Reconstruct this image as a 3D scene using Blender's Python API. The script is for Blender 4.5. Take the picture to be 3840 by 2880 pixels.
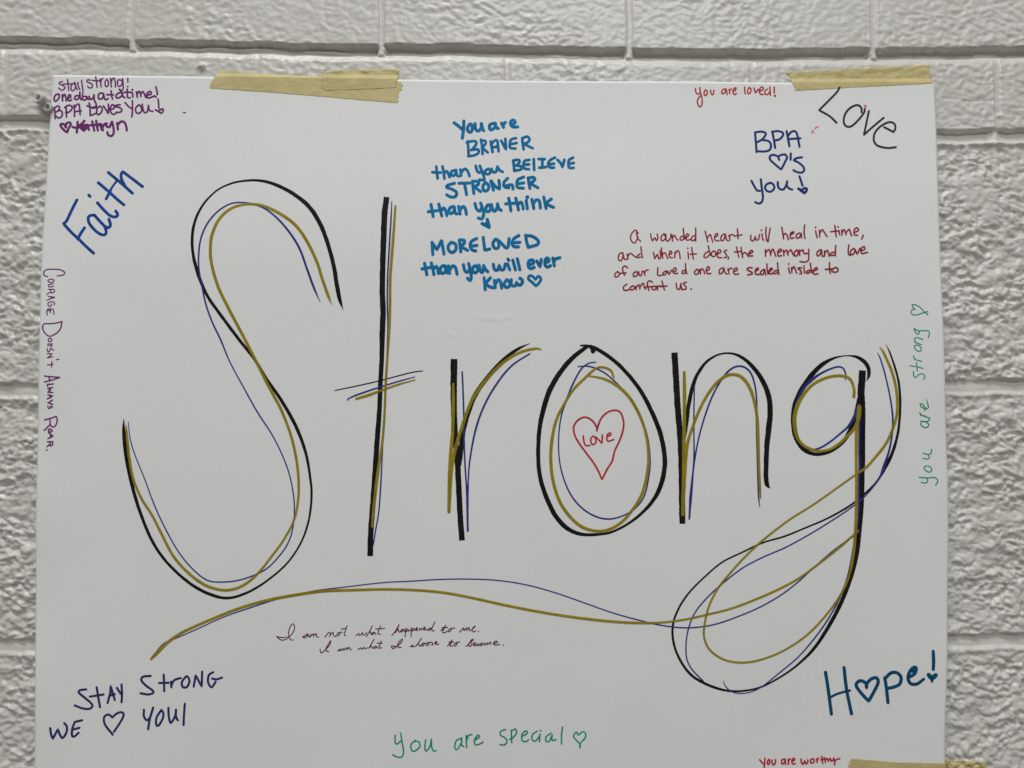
import bpy, math, random
import numpy as np

# ------------------------------------------------------------------ camera, light, exposure
scene = bpy.context.scene
C = scene.collection
for o in list(bpy.data.objects):
    bpy.data.objects.remove(o)
cam_d = bpy.data.cameras.new('camera'); cam = bpy.data.objects.new('camera', cam_d); C.objects.link(cam)
cam.location = (-0.0086, -0.616, -0.02367)
cam.rotation_euler = (math.radians(92.2), 0, math.radians(-0.8))
cam_d.sensor_width = 36.0; cam_d.lens = 27.1875
cam_d.clip_start = 0.01; cam_d.clip_end = 50
scene.camera = cam

world = bpy.data.worlds.new('World'); scene.world = world; world.use_nodes = True
bg = world.node_tree.nodes['Background']
bg.inputs['Color'].default_value = (1.0, 0.95, 0.88, 1); bg.inputs['Strength'].default_value = 0.195

def area(name, loc, target, sx, sy, power, col):
    d = bpy.data.lights.new(name, 'AREA'); d.shape = 'RECTANGLE'; d.size = sx; d.size_y = sy
    d.energy = power; d.color = col
    o = bpy.data.objects.new(name, d); C.objects.link(o); o.location = loc
    v = (target[0]-loc[0], target[1]-loc[1], target[2]-loc[2])
    import mathutils
    o.rotation_euler = mathutils.Vector(v).to_track_quat('-Z', 'Y').to_euler()
    return o
# the ceiling lamp of the room, up and out from the wall
area('overhead_light', (-0.5, -1.75, 3.9), (0.0, 0.0, 0.0), 2.4, 0.6, 109.0, (0.985, 1.0, 0.99))
# unseen fill light, added farther out to even the brightness and soften the relief
area('overhead_light', (0.35, -3.0, 2.3), (0.0, 0.0, 0.0), 1.6, 0.6, 41.0, (0.985, 1.0, 0.99))

scene.view_settings.view_transform = 'Standard'; scene.view_settings.look = 'None'
scene.view_settings.exposure = 0.0; scene.view_settings.gamma = 1.0
scene.view_settings.use_curve_mapping = False
scene.render.engine = 'CYCLES'

# ------------------------------------------------------------------ measured outlines (metres, on the wall plane: x right, z up)
EDGE_LEFT = [(-0.3671, 0.2468), (-0.3686, 0.1993), (-0.3691, 0.1516), (-0.3702, 0.0961), (-0.369, 0.0453), (-0.3689, 0.0078), (-0.3688, -0.0668), (-0.3678, -0.1571), (-0.365, -0.2373), (-0.3641, -0.3006)]
EDGE_RIGHT = [(0.3428, 0.2449), (0.3427, 0.2025), (0.3418, 0.154), (0.3415, 0.0698), (0.3424, -0.0002), (0.3435, -0.0759), (0.3432, -0.1387), (0.341, -0.2049), (0.3391, -0.2418), (0.3378, -0.2706), (0.3371, -0.3066)]
EDGE_TOP = [(-0.3671, 0.2468), (-0.2393, 0.246), (-0.0772, 0.2445), (0.0386, 0.2441), (0.1443, 0.2444), (0.22, 0.2439), (0.3428, 0.2449)]
EDGE_BOTTOM = [(-0.3641, -0.3006), (-0.0248, -0.3058), (0.3371, -0.3066)]
JOINT_ONE = [(-0.475, 0.2746), (-0.4114, 0.2746), (-0.3079, 0.2732), (-0.189, 0.2713), (-0.1332, 0.2702), (-0.049, 0.271), (0.094, 0.2684), (0.1884, 0.2681), (0.2927, 0.2701), (0.4168, 0.2721), (0.4985, 0.2731)]
JOINT_TWO = [(-0.4732, 0.2117), (-0.4098, 0.2112), (-0.0903, 0.2068), (0.2338, 0.2041), (0.3647, 0.2037), (0.4173, 0.2046), (0.4964, 0.2055)]
JOINT_THREE = [(-0.4668, -0.0066), (-0.4044, -0.0049), (0.017, -0.0025), (0.412, -0.0011), (0.4901, -0.0006)]
JOINT_FOUR = [(-0.4611, -0.2049), (-0.3993, -0.2046), (0.0168, -0.2038), (0.4068, -0.2033), (0.4839, -0.2032)]
UPRIGHT_TOP = [-0.503, -0.3064, -0.1058, 0.0955, 0.2953, 0.4992]
UPRIGHT_SECOND = [-0.6003, -0.4067, -0.2056, -0.0041, 0.1957, 0.3963, 0.5994]
TAPE_LONG_LEFT = [(-0.2367, 0.2524), (-0.2377, 0.2473), (-0.2392, 0.2438), (-0.2416, 0.241), (-0.2418, 0.2367)]
TAPE_LONG_RIGHT = [(-0.0927, 0.243), (-0.0889, 0.2423), (-0.0878, 0.2404), (-0.0889, 0.2364), (-0.0912, 0.2333), (-0.0916, 0.2253)]
TAPE_LONG_TOP = [(-0.2367, 0.2524), (-0.207, 0.2503), (-0.1785, 0.2485), (-0.1523, 0.2471), (-0.1168, 0.2449), (-0.0927, 0.243)]
TAPE_LONG_BOTTOM = [(-0.2418, 0.2367), (-0.1937, 0.2336), (-0.1475, 0.23), (-0.1213, 0.2276), (-0.0916, 0.2253)]
TAPE_SHORT_LEFT = [(-0.1533, 0.2519), (-0.1519, 0.2447), (-0.1526, 0.2416), (-0.1514, 0.2354)]
TAPE_SHORT_RIGHT = [(-0.0913, 0.2547), (-0.0919, 0.2459), (-0.0928, 0.2427), (-0.0932, 0.238)]
TAPE_SHORT_TOP = [(-0.1533, 0.2519), (-0.1323, 0.2533), (-0.113, 0.2539), (-0.0913, 0.2547)]
TAPE_SHORT_BOTTOM = [(-0.1514, 0.2354), (-0.1321, 0.2359), (-0.1129, 0.2367), (-0.0932, 0.238)]
TAPE_CORNER_LEFT = [(0.2231, 0.2539), (0.2268, 0.2491), (0.2258, 0.2444), (0.2281, 0.2415), (0.2295, 0.2372)]
TAPE_CORNER_RIGHT = [(0.3403, 0.2608), (0.3409, 0.2536), (0.3412, 0.2498), (0.3414, 0.2441)]
TAPE_CORNER_TOP = [(0.2231, 0.2539), (0.2637, 0.256), (0.3015, 0.2582), (0.3403, 0.2605)]
TAPE_CORNER_BOTTOM = [(0.2295, 0.2372), (0.254, 0.2388), (0.2776, 0.2404), (0.3106, 0.2422), (0.3414, 0.2441)]
TAPE_LOWER_LEFT = [(0.2644, -0.2922), (0.2629, -0.2961), (0.2612, -0.3003), (0.2597, -0.3058), (0.259, -0.3121)]
TAPE_LOWER_RIGHT = [(0.3128, -0.2954), (0.313, -0.3004), (0.3129, -0.3075), (0.3124, -0.3131)]
TAPE_LOWER_TOP = [(0.2644, -0.2922), (0.2842, -0.2939), (0.2999, -0.2953), (0.3128, -0.2954)]
TAPE_LOWER_BOTTOM = [(0.259, -0.3121), (0.2766, -0.3124), (0.2982, -0.3128), (0.3124, -0.3131)]
TAPE_LOWER_OVER_LEFT = [(0.3003, -0.2953), (0.2948, -0.3001), (0.2925, -0.3067), (0.2921, -0.3131)]
TAPE_LOWER_OVER_RIGHT = [(0.3729, -0.2985), (0.3743, -0.3024), (0.372, -0.308), (0.3733, -0.3135)]
TAPE_LOWER_OVER_TOP = [(0.3003, -0.2953), (0.3198, -0.2954), (0.3373, -0.2958), (0.3546, -0.2966), (0.3644, -0.2971), (0.3729, -0.2985)]
TAPE_LOWER_OVER_BOTTOM = [(0.2921, -0.3131), (0.3265, -0.3134), (0.3733, -0.3135)]
SCRATCH = [(0.3511, 0.2334), (0.3653, 0.2321), (0.3762, 0.2307), (0.385, 0.2311), (0.3927, 0.2321)]
CREASE_A = [(-0.0248, 0.0516), (-0.0229, 0.0504), (-0.0202, 0.0498), (-0.017, 0.0511), (-0.0125, 0.0489), (-0.007, 0.0505), (-0.002, 0.0514)]
CREASE_B = [(-0.0507, 0.0387), (-0.048, 0.0371), (-0.0434, 0.036)]
HOOK_HEAD = (-0.3736, 0.2246)
HOOK_STUB = (-0.3694, 0.2198)
STAINS = [(0.3914, -0.1592, 0.0022, 'brown'), (0.3929, -0.1604, 0.0015, 'brown'), (-0.3825, -0.0448, 0.0013, 'rust'), (-0.3789, -0.0469, 0.0014, 'rust'), (-0.3862, -0.0481, 0.001, 'rust'), (-0.3773, -0.0454, 0.0012, 'rust'), (-0.3804, -0.0486, 0.0009, 'rust'), (0.3613, 0.2691, 0.0012, 'black_speck'), (0.3639, 0.2688, 0.001, 'black_speck'), (0.3661, 0.2686, 0.0008, 'black_speck'), (0.3749, 0.2687, 0.0011, 'black_speck'), (0.3776, 0.2692, 0.0008, 'black_speck'), (-0.0928, 0.268, 0.001, 'black_speck'), (-0.0895, 0.2678, 0.0008, 'black_speck'), (0.0519, 0.2659, 0.001, 'black_speck'), (0.1007, 0.2654, 0.0008, 'black_speck'), (-0.3165, 0.265, 0.001, 'rust'), (-0.2498, 0.2524, 0.0009, 'black_speck'), (0.392, 0.2475, 0.0006, 'black_speck')]  # brown, rust and black spots on the wall, one black just below a chip
CHIPS = [(-0.25, 0.2556, 0.0032, 0.003), (0.3975, 0.2195, 0.0016, 0.0012)]

def sst(a, b, v):
    t = min(1.0, max(0.0, (v-a)/(b-a)))
    return t*t*(3-2*t)
def paper_h(x, z):
    """distance of the poster's face from the mean wall face, metres (world x, z)"""
    h = 0.0032 + 0.0042*sst(0.24, 0.09, z)
    h += 0.0011*math.sin(5.1*x+0.7)*math.sin(6.3*z+0.4)*sst(0.29, 0.15, z)
    h += 0.0006*math.sin(13.0*x+2.1+4*z)*sst(0.29, 0.12, z)
    h += 0.0022*sst(0.30, 0.375, x)*sst(0.25, 0.02, z)
    h += 0.0016*sst(-0.32, -0.375, x)*sst(0.27, 0.1, z)
    h += (0.0009*math.sin(21*z+1.3)+0.0006*math.sin(47*z))*(sst(0.31, 0.36, x)+sst(-0.33, -0.375, x))*sst(0.21, 0.12, z)
    return h

# ------------------------------------------------------------------ helpers
def lin(r, g, b):
    f = lambda c: (c/255/12.92) if c/255 <= 0.04045 else ((c/255+0.055)/1.055)**2.4
    return (f(r), f(g), f(b), 1)

def tag(o, label=None, cat=None, group=None, kind=None):
    if label: o['label'] = label
    if cat: o['category'] = cat
    if group: o['group'] = group
    if kind: o['kind'] = kind
    return o

def mesh_obj(name, verts, faces, mat, parent=None, smooth=False):
    me = bpy.data.meshes.new(name); me.from_pydata(verts, [], faces); me.update()
    if smooth: me.polygons.foreach_set('use_smooth', [True]*len(me.polygons))
    me.materials.append(mat)
    o = bpy.data.objects.new(name, me); C.objects.link(o)
    if parent: o.parent = parent
    return o

def grid_mesh(name, X, Y, Z, mat, parent=None, smooth=True, attr=None):
    n, m = X.shape
    co = np.stack([X, Y, Z], -1).reshape(-1, 3).astype(np.float32)
    idx = np.arange(n*m).reshape(n, m)
    q = np.stack([idx[:-1, :-1], idx[1:, :-1], idx[1:, 1:], idx[:-1, 1:]], -1).reshape(-1, 4).astype(np.int32)
    me = bpy.data.meshes.new(name)
    me.vertices.add(len(co)); me.vertices.foreach_set('co', co.ravel())
    me.loops.add(q.size); me.loops.foreach_set('vertex_index', q.ravel())
    me.polygons.add(len(q)); me.polygons.foreach_set('loop_start', np.arange(0, q.size, 4, dtype=np.int32))
    me.polygons.foreach_set('loop_total', np.full(len(q), 4, dtype=np.int32))
    if smooth: me.polygons.foreach_set('use_smooth', np.ones(len(q), dtype=bool))
    me.update(calc_edges=True); me.validate()
    if attr is not None:
        a = me.color_attributes.new('stain', 'FLOAT_COLOR', 'POINT')
        a.data.foreach_set('color', attr.reshape(-1).astype(np.float32))
    me.materials.append(mat)
    o = bpy.data.objects.new(name, me); C.objects.link(o)
    if parent: o.parent = parent
    return o

def resample(pts, n):
    p = np.array(pts, float); s = np.r_[0, np.cumsum(np.hypot(*np.diff(p, axis=0).T))]
    t = np.linspace(0, s[-1], n)
    return np.stack([np.interp(t, s, p[:, 0]), np.interp(t, s, p[:, 1])], -1)

def smooth_line(pts, n):
    """Catmull-Rom through the points, evenly resampled"""
    p = [np.array(a, float) for a in pts]; p = [2*p[0]-p[1]]+p+[2*p[-1]-p[-2]]
    out = []
    for i in range(1, len(p)-2):
        for t in np.linspace(0, 1, 12, endpoint=False):
            out.append(cr(p[i-1], p[i], p[i+1], p[i+2], t))
    out.append(p[-2]); return resample(out, n)

def cr(a, b, c, d, t):
    return 0.5*((2*b)+(-a+c)*t+(2*a-5*b+4*c-d)*t*t+(-a+3*b-3*c+d)*t*t*t)

def coons(left, right, top, bottom):
    """rows run top to bottom, columns left to right"""
    n, m = len(left), len(top)
    s = np.linspace(0, 1, m)[None, :, None]; t = np.linspace(0, 1, n)[:, None, None]
    L, R_, T, B = left[:, None, :], right[:, None, :], top[None], bottom[None]
    bil = (1-s)*(1-t)*top[0]+s*(1-t)*top[-1]+(1-s)*t*bottom[0]+s*t*bottom[-1]
    return (1-s)*L+s*R_+(1-t)*T+t*B-bil

# gradient noise on arrays
def _hash(ix, iy, seed):
    h = (ix.astype(np.int64)*374761393+iy.astype(np.int64)*668265263+seed*1442695041) & 0xffffffff
    h = ((h ^ (h >> 13))*1274126177) & 0xffffffff
    h = h ^ (h >> 16)
    return (h & 0xffff)/65536.0*2*np.pi
def noise2(x, y, seed=0):
    ix = np.floor(x); iy = np.floor(y); fx = x-ix; fy = y-iy
    u = fx*fx*fx*(fx*(fx*6-15)+10); v = fy*fy*fy*(fy*(fy*6-15)+10)
    def g(dx, dy):
        a = _hash(ix+dx, iy+dy, seed); return np.cos(a)*(fx-dx)+np.sin(a)*(fy-dy)
    n = (g(0, 0)*(1-u)+g(1, 0)*u)*(1-v)+(g(0, 1)*(1-u)+g(1, 1)*u)*v
    return n*1.5
def npsst(a, b, v):
    t = np.clip((v-a)/(b-a), 0, 1); return t*t*(3-2*t)

def joint_z(pts, x):
    p = np.array(pts); k = np.interp(x, p[:, 0], p[:, 1])
    return k

def wall_h(x, z):
    """relief of the painted masonry, metres out from its mean face"""
    z1, z2, z3, z4 = (joint_z(j, x) for j in (JOINT_ONE, JOINT_TWO, JOINT_THREE, JOINT_FOUR))
    wob = 0.0010*noise2(x*38, z*0+3.3, 5)+0.0003*noise2(x*120, z*0+1.3, 6)
    # split-face block below, smooth brick above
    wx = x+0.0025*noise2(x*70, z*70, 11); wz = z+0.0025*noise2(x*70, z*70, 12)
    n0 = noise2(x*20, z*24, 4); nc = noise2(wx*74+wz*26, wz*96-wx*22, 1)
    na = noise2(wx*158+wz*70, wz*208-wx*60, 8); nb = noise2(wx*300-wz*90, wz*390+wx*110, 2)
    pit = np.clip(noise2(x*190, z*240, 9)-0.36, 0, 1)
    act = 0.55+0.65*npsst(-0.35, 0.4, noise2(x*26+z*9, z*36, 10))
    rough = 0.0009*np.abs(noise2(wx*44-wz*20, wz*58, 15))+0.0018*n0+0.0015*nc+(0.00185*na+0.00118*nb)*act-0.0022*pit
    rough = np.where(rough > 0.0018, 0.0018+(rough-0.0018)*0.4, rough)
    b1 = noise2(wx*75, wz*85, 21); b2 = noise2(wx*170+wz*30, wz*235-wx*30, 22); b3 = noise2(wx*360, wz*430, 23)
    patch = 0.55+0.6*npsst(-0.2, 0.45, noise2(x*9, z*16, 24))
    smooth = (0.00032*b1+0.00066*b2+0.00026*b3)*patch
    blk = npsst(0.004, -0.010, z-z2)
    amp = 0.72+0.28*npsst(-0.01, -0.10, z-z2)
    h = smooth*(1-blk)+rough*amp*blk
    # upright joints of the two brick courses, a flat bead with small ridges
    def upright(xs, mask):
        d = np.full_like(x, 9.0)
        for q in xs: d = np.minimum(d, np.abs(x-q+0.0006*noise2(z*70, x*0+q*50, 31)))
        rec = npsst(0.0036, 0.0022, d)*mask
        ridge = (np.exp(-((d-0.0030)/0.0007)**2))*mask
        return rec, ridge
    m1 = npsst(0.000, 0.004, z-z1); m2 = npsst(0.000, -0.004, z-z1)*npsst(-0.002, 0.002, z-z2)
    for xs, mk in ((UPRIGHT_TOP, m1), (UPRIGHT_SECOND, m2)):
        rec, ridge = upright(xs, mk)
        h = h*(1-0.7*rec)-0.0009*rec+0.0005*ridge
    bridge = np.zeros_like(x)
    for q in UPRIGHT_TOP: bridge = np.maximum(bridge, npsst(0.0050, 0.0018, np.abs(x-q+0.0008*noise2(z*260, x*0+q*9, 43))))
    # bed joints
    d = z-z1-wob
    g1 = npsst(0.0047, 0.0034, d)*npsst(-0.0046, -0.0034, d)
    ledge = npsst(-0.0100, -0.0040, d)*npsst(-0.0020, -0.0042, d)
    bead = 0.0034*np.exp(-((d-0.0006+0.0008*noise2(x*60, z*0+7.7, 44))/0.0011)**2)*npsst(-0.10, -0.16, x)*(0.6+0.6*noise2(x*25, z*0+2.2, 45))
    flo = bead+0.0004*noise2(x*45, z*260, 41)+0.0006*npsst(0.0, 0.5, noise2(x*14, z*90, 42))
    h = h*(1-g1)+(-0.0076+flo)*g1*(1-0.88*bridge)
    h = h*(1-0.6*ledge)-0.0022*ledge*(1-g1)
    d = z-z2-wob
    br2 = np.zeros_like(x)
    for q in UPRIGHT_SECOND[4:]: br2 = np.maximum(br2, np.exp(-((x-q+0.0015)/0.0035)**2))
    g2 = npsst(0.0040, 0.0028, d)*npsst(-0.0072, -0.0050, d)
    h = h*(1-g2)+(-0.0036-0.0016*npsst(-0.0035, 0.002, d)+0.5*flo)*g2*(1-0.6*br2)
    h = h+0.0016*np.exp(-((d+0.0085)/0.0016)**2)
    for zz, sd in ((z3, 51), (z4, 52)):
        d = z-zz-wob
        g3 = npsst(0.0064, 0.0030, d)*npsst(-0.0062, -0.0042, d)
        h = h*(1-g3)+(-0.0017-0.0007*npsst(-0.003, 0.003, d)+0.0004*noise2(x*60, z*140, sd))*g3
        h = h*(1-0.5*np.exp(-((d+0.0075)/0.002)**2))+0.0008*np.exp(-((d+0.0075)/0.0015)**2)
    # courses outside the picture
    for k in range(1, 12):
        d = z-z1-0.0705*k; g = npsst(0.0045, 0.0034, np.abs(d)); h = h*(1-g)-0.006*g
    for k in range(1, 6):
        d = z-z4+0.203*k; g = npsst(0.0058, 0.0042, np.abs(d)); h = h*(1-g)-0.003*g
    sp = np.array(SCRATCH); sz = np.interp(x, sp[:, 0], sp[:, 1]); on = (x > sp[0, 0])*(x < sp[-1, 0])
    h = h-0.0007*on*np.exp(-((z-sz)/0.0008)**2)
    for cx, cz, r, a in CHIPS:
        h = h+a*np.exp(-(((x-cx)/r)**2+((z-cz)/(r*0.7))**2))
    return h

# ------------------------------------------------------------------ materials
def new_mat(name):
    m = bpy.data.materials.new(name); m.use_nodes = True
    nt = m.node_tree; return m, nt, nt.nodes['Principled BSDF'], nt.nodes['Material Output']

def noise_node(nt, scale, detail=3.0, rough=0.55):
    tc = nt.nodes.new('ShaderNodeTexCoord'); n = nt.nodes.new('ShaderNodeTexNoise')
    n.inputs['Scale'].default_value = scale; n.inputs['Detail'].default_value = detail; n.inputs['Roughness'].default_value = rough
    nt.links.new(tc.outputs['Object'], n.inputs['Vector']); return n

def ramp(nt, src, stops):
    r = nt.nodes.new('ShaderNodeValToRGB'); e = r.color_ramp.elements
    e[0].position, e[0].color = stops[0]; e[1].position, e[1].color = stops[-1]
    for p, c in stops[1:-1]:
        k = e.new(p); k.color = c
    nt.links.new(src, r.inputs['Fac']); return r

def bump(nt, b, src, strength, dist):
    n = nt.nodes.new('ShaderNodeBump'); n.inputs['Strength'].default_value = strength; n.inputs['Distance'].default_value = dist
    nt.links.new(src, n.inputs['Height']); nt.links.new(n.outputs['Normal'], b.inputs['Normal'])

def mat_wall():
    m, nt, b, out = new_mat('painted_masonry')
    n = noise_node(nt, 9.0, 5.0); r = ramp(nt, n.outputs['Fac'], [(0.3, (0.58, 0.562, 0.53, 1)), (0.7, (0.635, 0.62, 0.588, 1))])
    at = nt.nodes.new('ShaderNodeAttribute'); at.attribute_name = 'stain'
    mx = nt.nodes.new('ShaderNodeMix'); mx.data_type = 'RGBA'
    nt.links.new(at.outputs['Alpha'], mx.inputs['Factor']); nt.links.new(r.outputs['Color'], mx.inputs['A']); nt.links.new(at.outputs['Color'], mx.inputs['B'])
    nt.links.new(mx.outputs['Result'], b.inputs['Base Color'])
    b.inputs['Roughness'].default_value = 0.36; b.inputs['Specular IOR Level'].default_value = 0.5
    n2 = noise_node(nt, 420.0, 4.0, 0.6); bump(nt, b, n2.outputs['Fac'], 0.22, 0.0006)
    return m

def mat_paper():
    m, nt, b, out = new_mat('poster_paper')
    n = noise_node(nt, 6.0, 4.0); r = ramp(nt, n.outputs['Fac'], [(0.3, (0.785, 0.796, 0.803, 1)), (0.7, (0.805, 0.816, 0.82, 1))])
    n3 = noise_node(nt, 420.0, 2.0, 0.7); r3 = ramp(nt, n3.outputs['Fac'], [(0.3, (0.972, 0.972, 0.972, 1)), (0.7, (1, 1, 1, 1))])
    mu = nt.nodes.new('ShaderNodeMix'); mu.data_type = 'RGBA'; mu.blend_type = 'MULTIPLY'; mu.inputs['Factor'].default_value = 1.0
    nt.links.new(r.outputs['Color'], mu.inputs['A']); nt.links.new(r3.outputs['Color'], mu.inputs['B'])
    nt.links.new(mu.outputs['Result'], b.inputs['Base Color'])
    b.inputs['Roughness'].default_value = 0.62; b.inputs['Specular IOR Level'].default_value = 0.3
    n2 = noise_node(nt, 900.0, 3.0, 0.6); bump(nt, b, n2.outputs['Fac'], 0.10, 0.0003)
    return m

def mat_ink(name, rgb, opacity=0.86, rough=0.6, vary=0.25, metal=0.0):
    """felt-pen ink: a thin film that lets a little of what lies under it through"""
    m, nt, b, out = new_mat(name)
    c = lin(*rgb); c = tuple(min(1, q/0.62) for q in c[:3])
    lo = tuple(q*(1-vary) for q in c)+(1,); hi = tuple(min(1, q*(1+vary)+0.004) for q in c)+(1,)
    n = noise_node(nt, 170.0, 4.0, 0.65); r = ramp(nt, n.outputs['Fac'], [(0.32, lo), (0.68, hi)])
    nt.links.new(r.outputs['Color'], b.inputs['Base Color'])
    b.inputs['Roughness'].default_value = rough; b.inputs['Specular IOR Level'].default_value = 0.15; b.inputs['Metallic'].default_value = metal
    tr = nt.nodes.new('ShaderNodeBsdfTransparent'); mx = nt.nodes.new('ShaderNodeMixShader')
    tr.inputs['Color'].default_value = tuple(min(1, 0.08+0.9*q) for q in c)+(1,)
    n2 = noise_node(nt, 75.0, 3.0, 0.6); r2 = nt.nodes.new('ShaderNodeMapRange')
    r2.inputs['From Min'].default_value = 0.3; r2.inputs['From Max'].default_value = 0.7
    r2.inputs['To Min'].default_value = opacity-0.12; r2.inputs['To Max'].default_value = min(1.0, opacity+0.05)
    nt.links.new(n2.outputs['Fac'], r2.inputs['Value']); nt.links.new(r2.outputs['Result'], mx.inputs['Fac'])
    nt.links.new(tr.outputs[0], mx.inputs[1]); nt.links.new(b.outputs[0], mx.inputs[2]); nt.links.new(mx.outputs[0], out.inputs['Surface'])
    return m

def mat_tape():
    m, nt, b, out = new_mat('masking_tape')
    n = noise_node(nt, 45.0, 6.0, 0.65); r = ramp(nt, n.outputs['Fac'], [(0.28, (0.66, 0.58, 0.30, 1)), (0.55, (0.77, 0.69, 0.38, 1)), (0.75, (0.83, 0.75, 0.45, 1))])
    nt.links.new(r.outputs['Color'], b.inputs['Base Color']); b.inputs['Roughness'].default_value = 0.55
    n2 = noise_node(nt, 1100.0, 2.0); bump(nt, b, n2.outputs['Fac'], 0.25, 0.0003)
    tr = nt.nodes.new('ShaderNodeBsdfTransparent'); tr.inputs['Color'].default_value = (0.93, 0.87, 0.62, 1)
    mx = nt.nodes.new('ShaderNodeMixShader'); mx.inputs['Fac'].default_value = 0.55
    nt.links.new(tr.outputs[0], mx.inputs[1]); nt.links.new(b.outputs[0], mx.inputs[2]); nt.links.new(mx.outputs[0], out.inputs['Surface'])
    return m

def mat_plain(name, rgb, rough):
    m, nt, b, out = new_mat(name)
    n = noise_node(nt, 350.0, 3.0); r = ramp(nt, n.outputs['Fac'], [(0.3, tuple(q*0.85 for q in rgb)+(1,)), (0.7, tuple(rgb)+(1,))])
    nt.links.new(r.outputs['Color'], b.inputs['Base Color']); b.inputs['Roughness'].default_value = rough
    return m

INK = {
    'purple': mat_ink('purple_ink', (98, 36, 98), 0.84),
    'blue': mat_ink('blue_ink', (16, 60, 126), 0.88),
    'teal_blue': mat_ink('bright_blue_ink', (0, 94, 140), 0.93, vary=0.2),
    'red': mat_ink('red_ink', (160, 42, 50), 0.84),
    'dark_red': mat_ink('dark_red_ink', (128, 30, 42), 0.86),
    'navy': mat_ink('navy_ink', (24, 46, 102), 0.90),
    'green': mat_ink('green_ink', (16, 126, 106), 0.88),
    'maroon': mat_ink('maroon_ink', (84, 42, 44), 0.84),
    'dark_navy': mat_ink('dark_navy_ink', (36, 38, 84), 0.88),
    'petrol': mat_ink('petrol_blue_ink', (0, 60, 92), 0.94, vary=0.18),
    'ink_black': mat_ink('soft_black_ink', (40, 38, 50), 0.92),
    'pink': mat_ink('pink_ink', (196, 110, 170), 0.6),
    'black': mat_ink('black_ink', (15, 13, 14), 0.97, rough=0.5),
    'gold': mat_ink('gold_ink', (145, 130, 36), 0.58, rough=0.5, vary=0.12),
    'pen_blue': mat_ink('pen_blue_ink', (36, 44, 112), 0.88),
}

# ------------------------------------------------------------------ the wall
def axis(lo, hi, step, far):
    a = list(np.arange(lo, hi+1e-9, step)); s = step; u = a[-1]
    while u < far: s *= 1.16; u += s; a.append(u)
    s = step; u = a[0]; pre = []
    while u > -far: s *= 1.16; u -= s; pre.append(u)
    return np.array(pre[::-1]+a)
gx = axis(-0.62, 0.62, 0.00105, 1.6); gz = axis(-0.40, 0.38, 0.00105, 1.2)
X, Z = np.meshgrid(gx, gz[::-1])
H = wall_h(X, Z)
stain = np.zeros(X.shape+(4,)); STC = {'brown': (0.20, 0.15, 0.07), 'rust': (0.14, 0.09, 0.03), 'black_speck': (0.03, 0.03, 0.028)}
for sx, sz, r, c in STAINS:
    d = np.hypot(X-sx, Z-sz)*(1+0.5*noise2(X*900, Z*900, 77)); a = npsst(r, r*0.45, d)*0.85
    k = a > stain[..., 3]; stain[k, :3] = STC[c]; stain[..., 3] = np.maximum(stain[..., 3], a)
wall = grid_mesh('wall', X, -H, Z, mat_wall(), attr=stain)
tag(wall, kind='structure')

# ------------------------------------------------------------------ the poster
NR, NC = 330, 430
left = smooth_line(EDGE_LEFT, NR); right = smooth_line(EDGE_RIGHT, NR); top = smooth_line(EDGE_TOP, NC); bot = smooth_line(EDGE_BOTTOM, NC)
G = coons(left, right, top, bot)
PH = np.array([[paper_h(a[0], a[1]) for a in row] for row in G])
def crease(pts, depth, wdt):
    p = resample(pts, 60); d = np.full(PH.shape, 9.0); s = np.zeros(PH.shape)
    for q in p:
        dd = np.hypot(G[..., 0]-q[0], G[..., 1]-q[1]); k = dd < d; d[k] = dd[k]; s[k] = (G[..., 1]-q[1])[k]
    return depth*np.exp(-(d/wdt)**2)*np.tanh(s/(wdt*0.6)+0.4)
PH = PH + crease(CREASE_A, 0.00024, 0.0022) + crease(CREASE_B, 0.0002, 0.0020)
PH = PH + 0.00018*noise2(G[..., 0]*18, G[..., 1]*18, 61)*npsst(0.30, 0.2, G[..., 1])
poster = grid_mesh('poster', G[..., 0], -PH, G[..., 1], mat_paper())
sol = poster.modifiers.new('thickness', 'SOLIDIFY'); sol.thickness = 0.00035; sol.offset = -1
tag(poster, 'large white paper poster taped to the painted block wall and covered in handwriting', 'poster')

# height of the finished sheet, for what lies on it
from mathutils.bvhtree import BVHTree
from mathutils import Vector
_v = [Vector((a, -h, b)) for (a, b), h in zip(G.reshape(-1, 2), PH.ravel())]
_i = np.arange(NR*NC).reshape(NR, NC)
_q = np.stack([_i[:-1, :-1], _i[:-1, 1:], _i[1:, 1:], _i[1:, :-1]], -1).reshape(-1, 4).tolist()
BVH = BVHTree.FromPolygons(_v, _q)
def sheet_h(x, z):
    hit = BVH.ray_cast(Vector((x, -0.3, z)), Vector((0, 1, 0)))[0]
    return -hit.y if hit is not None else None

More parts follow.
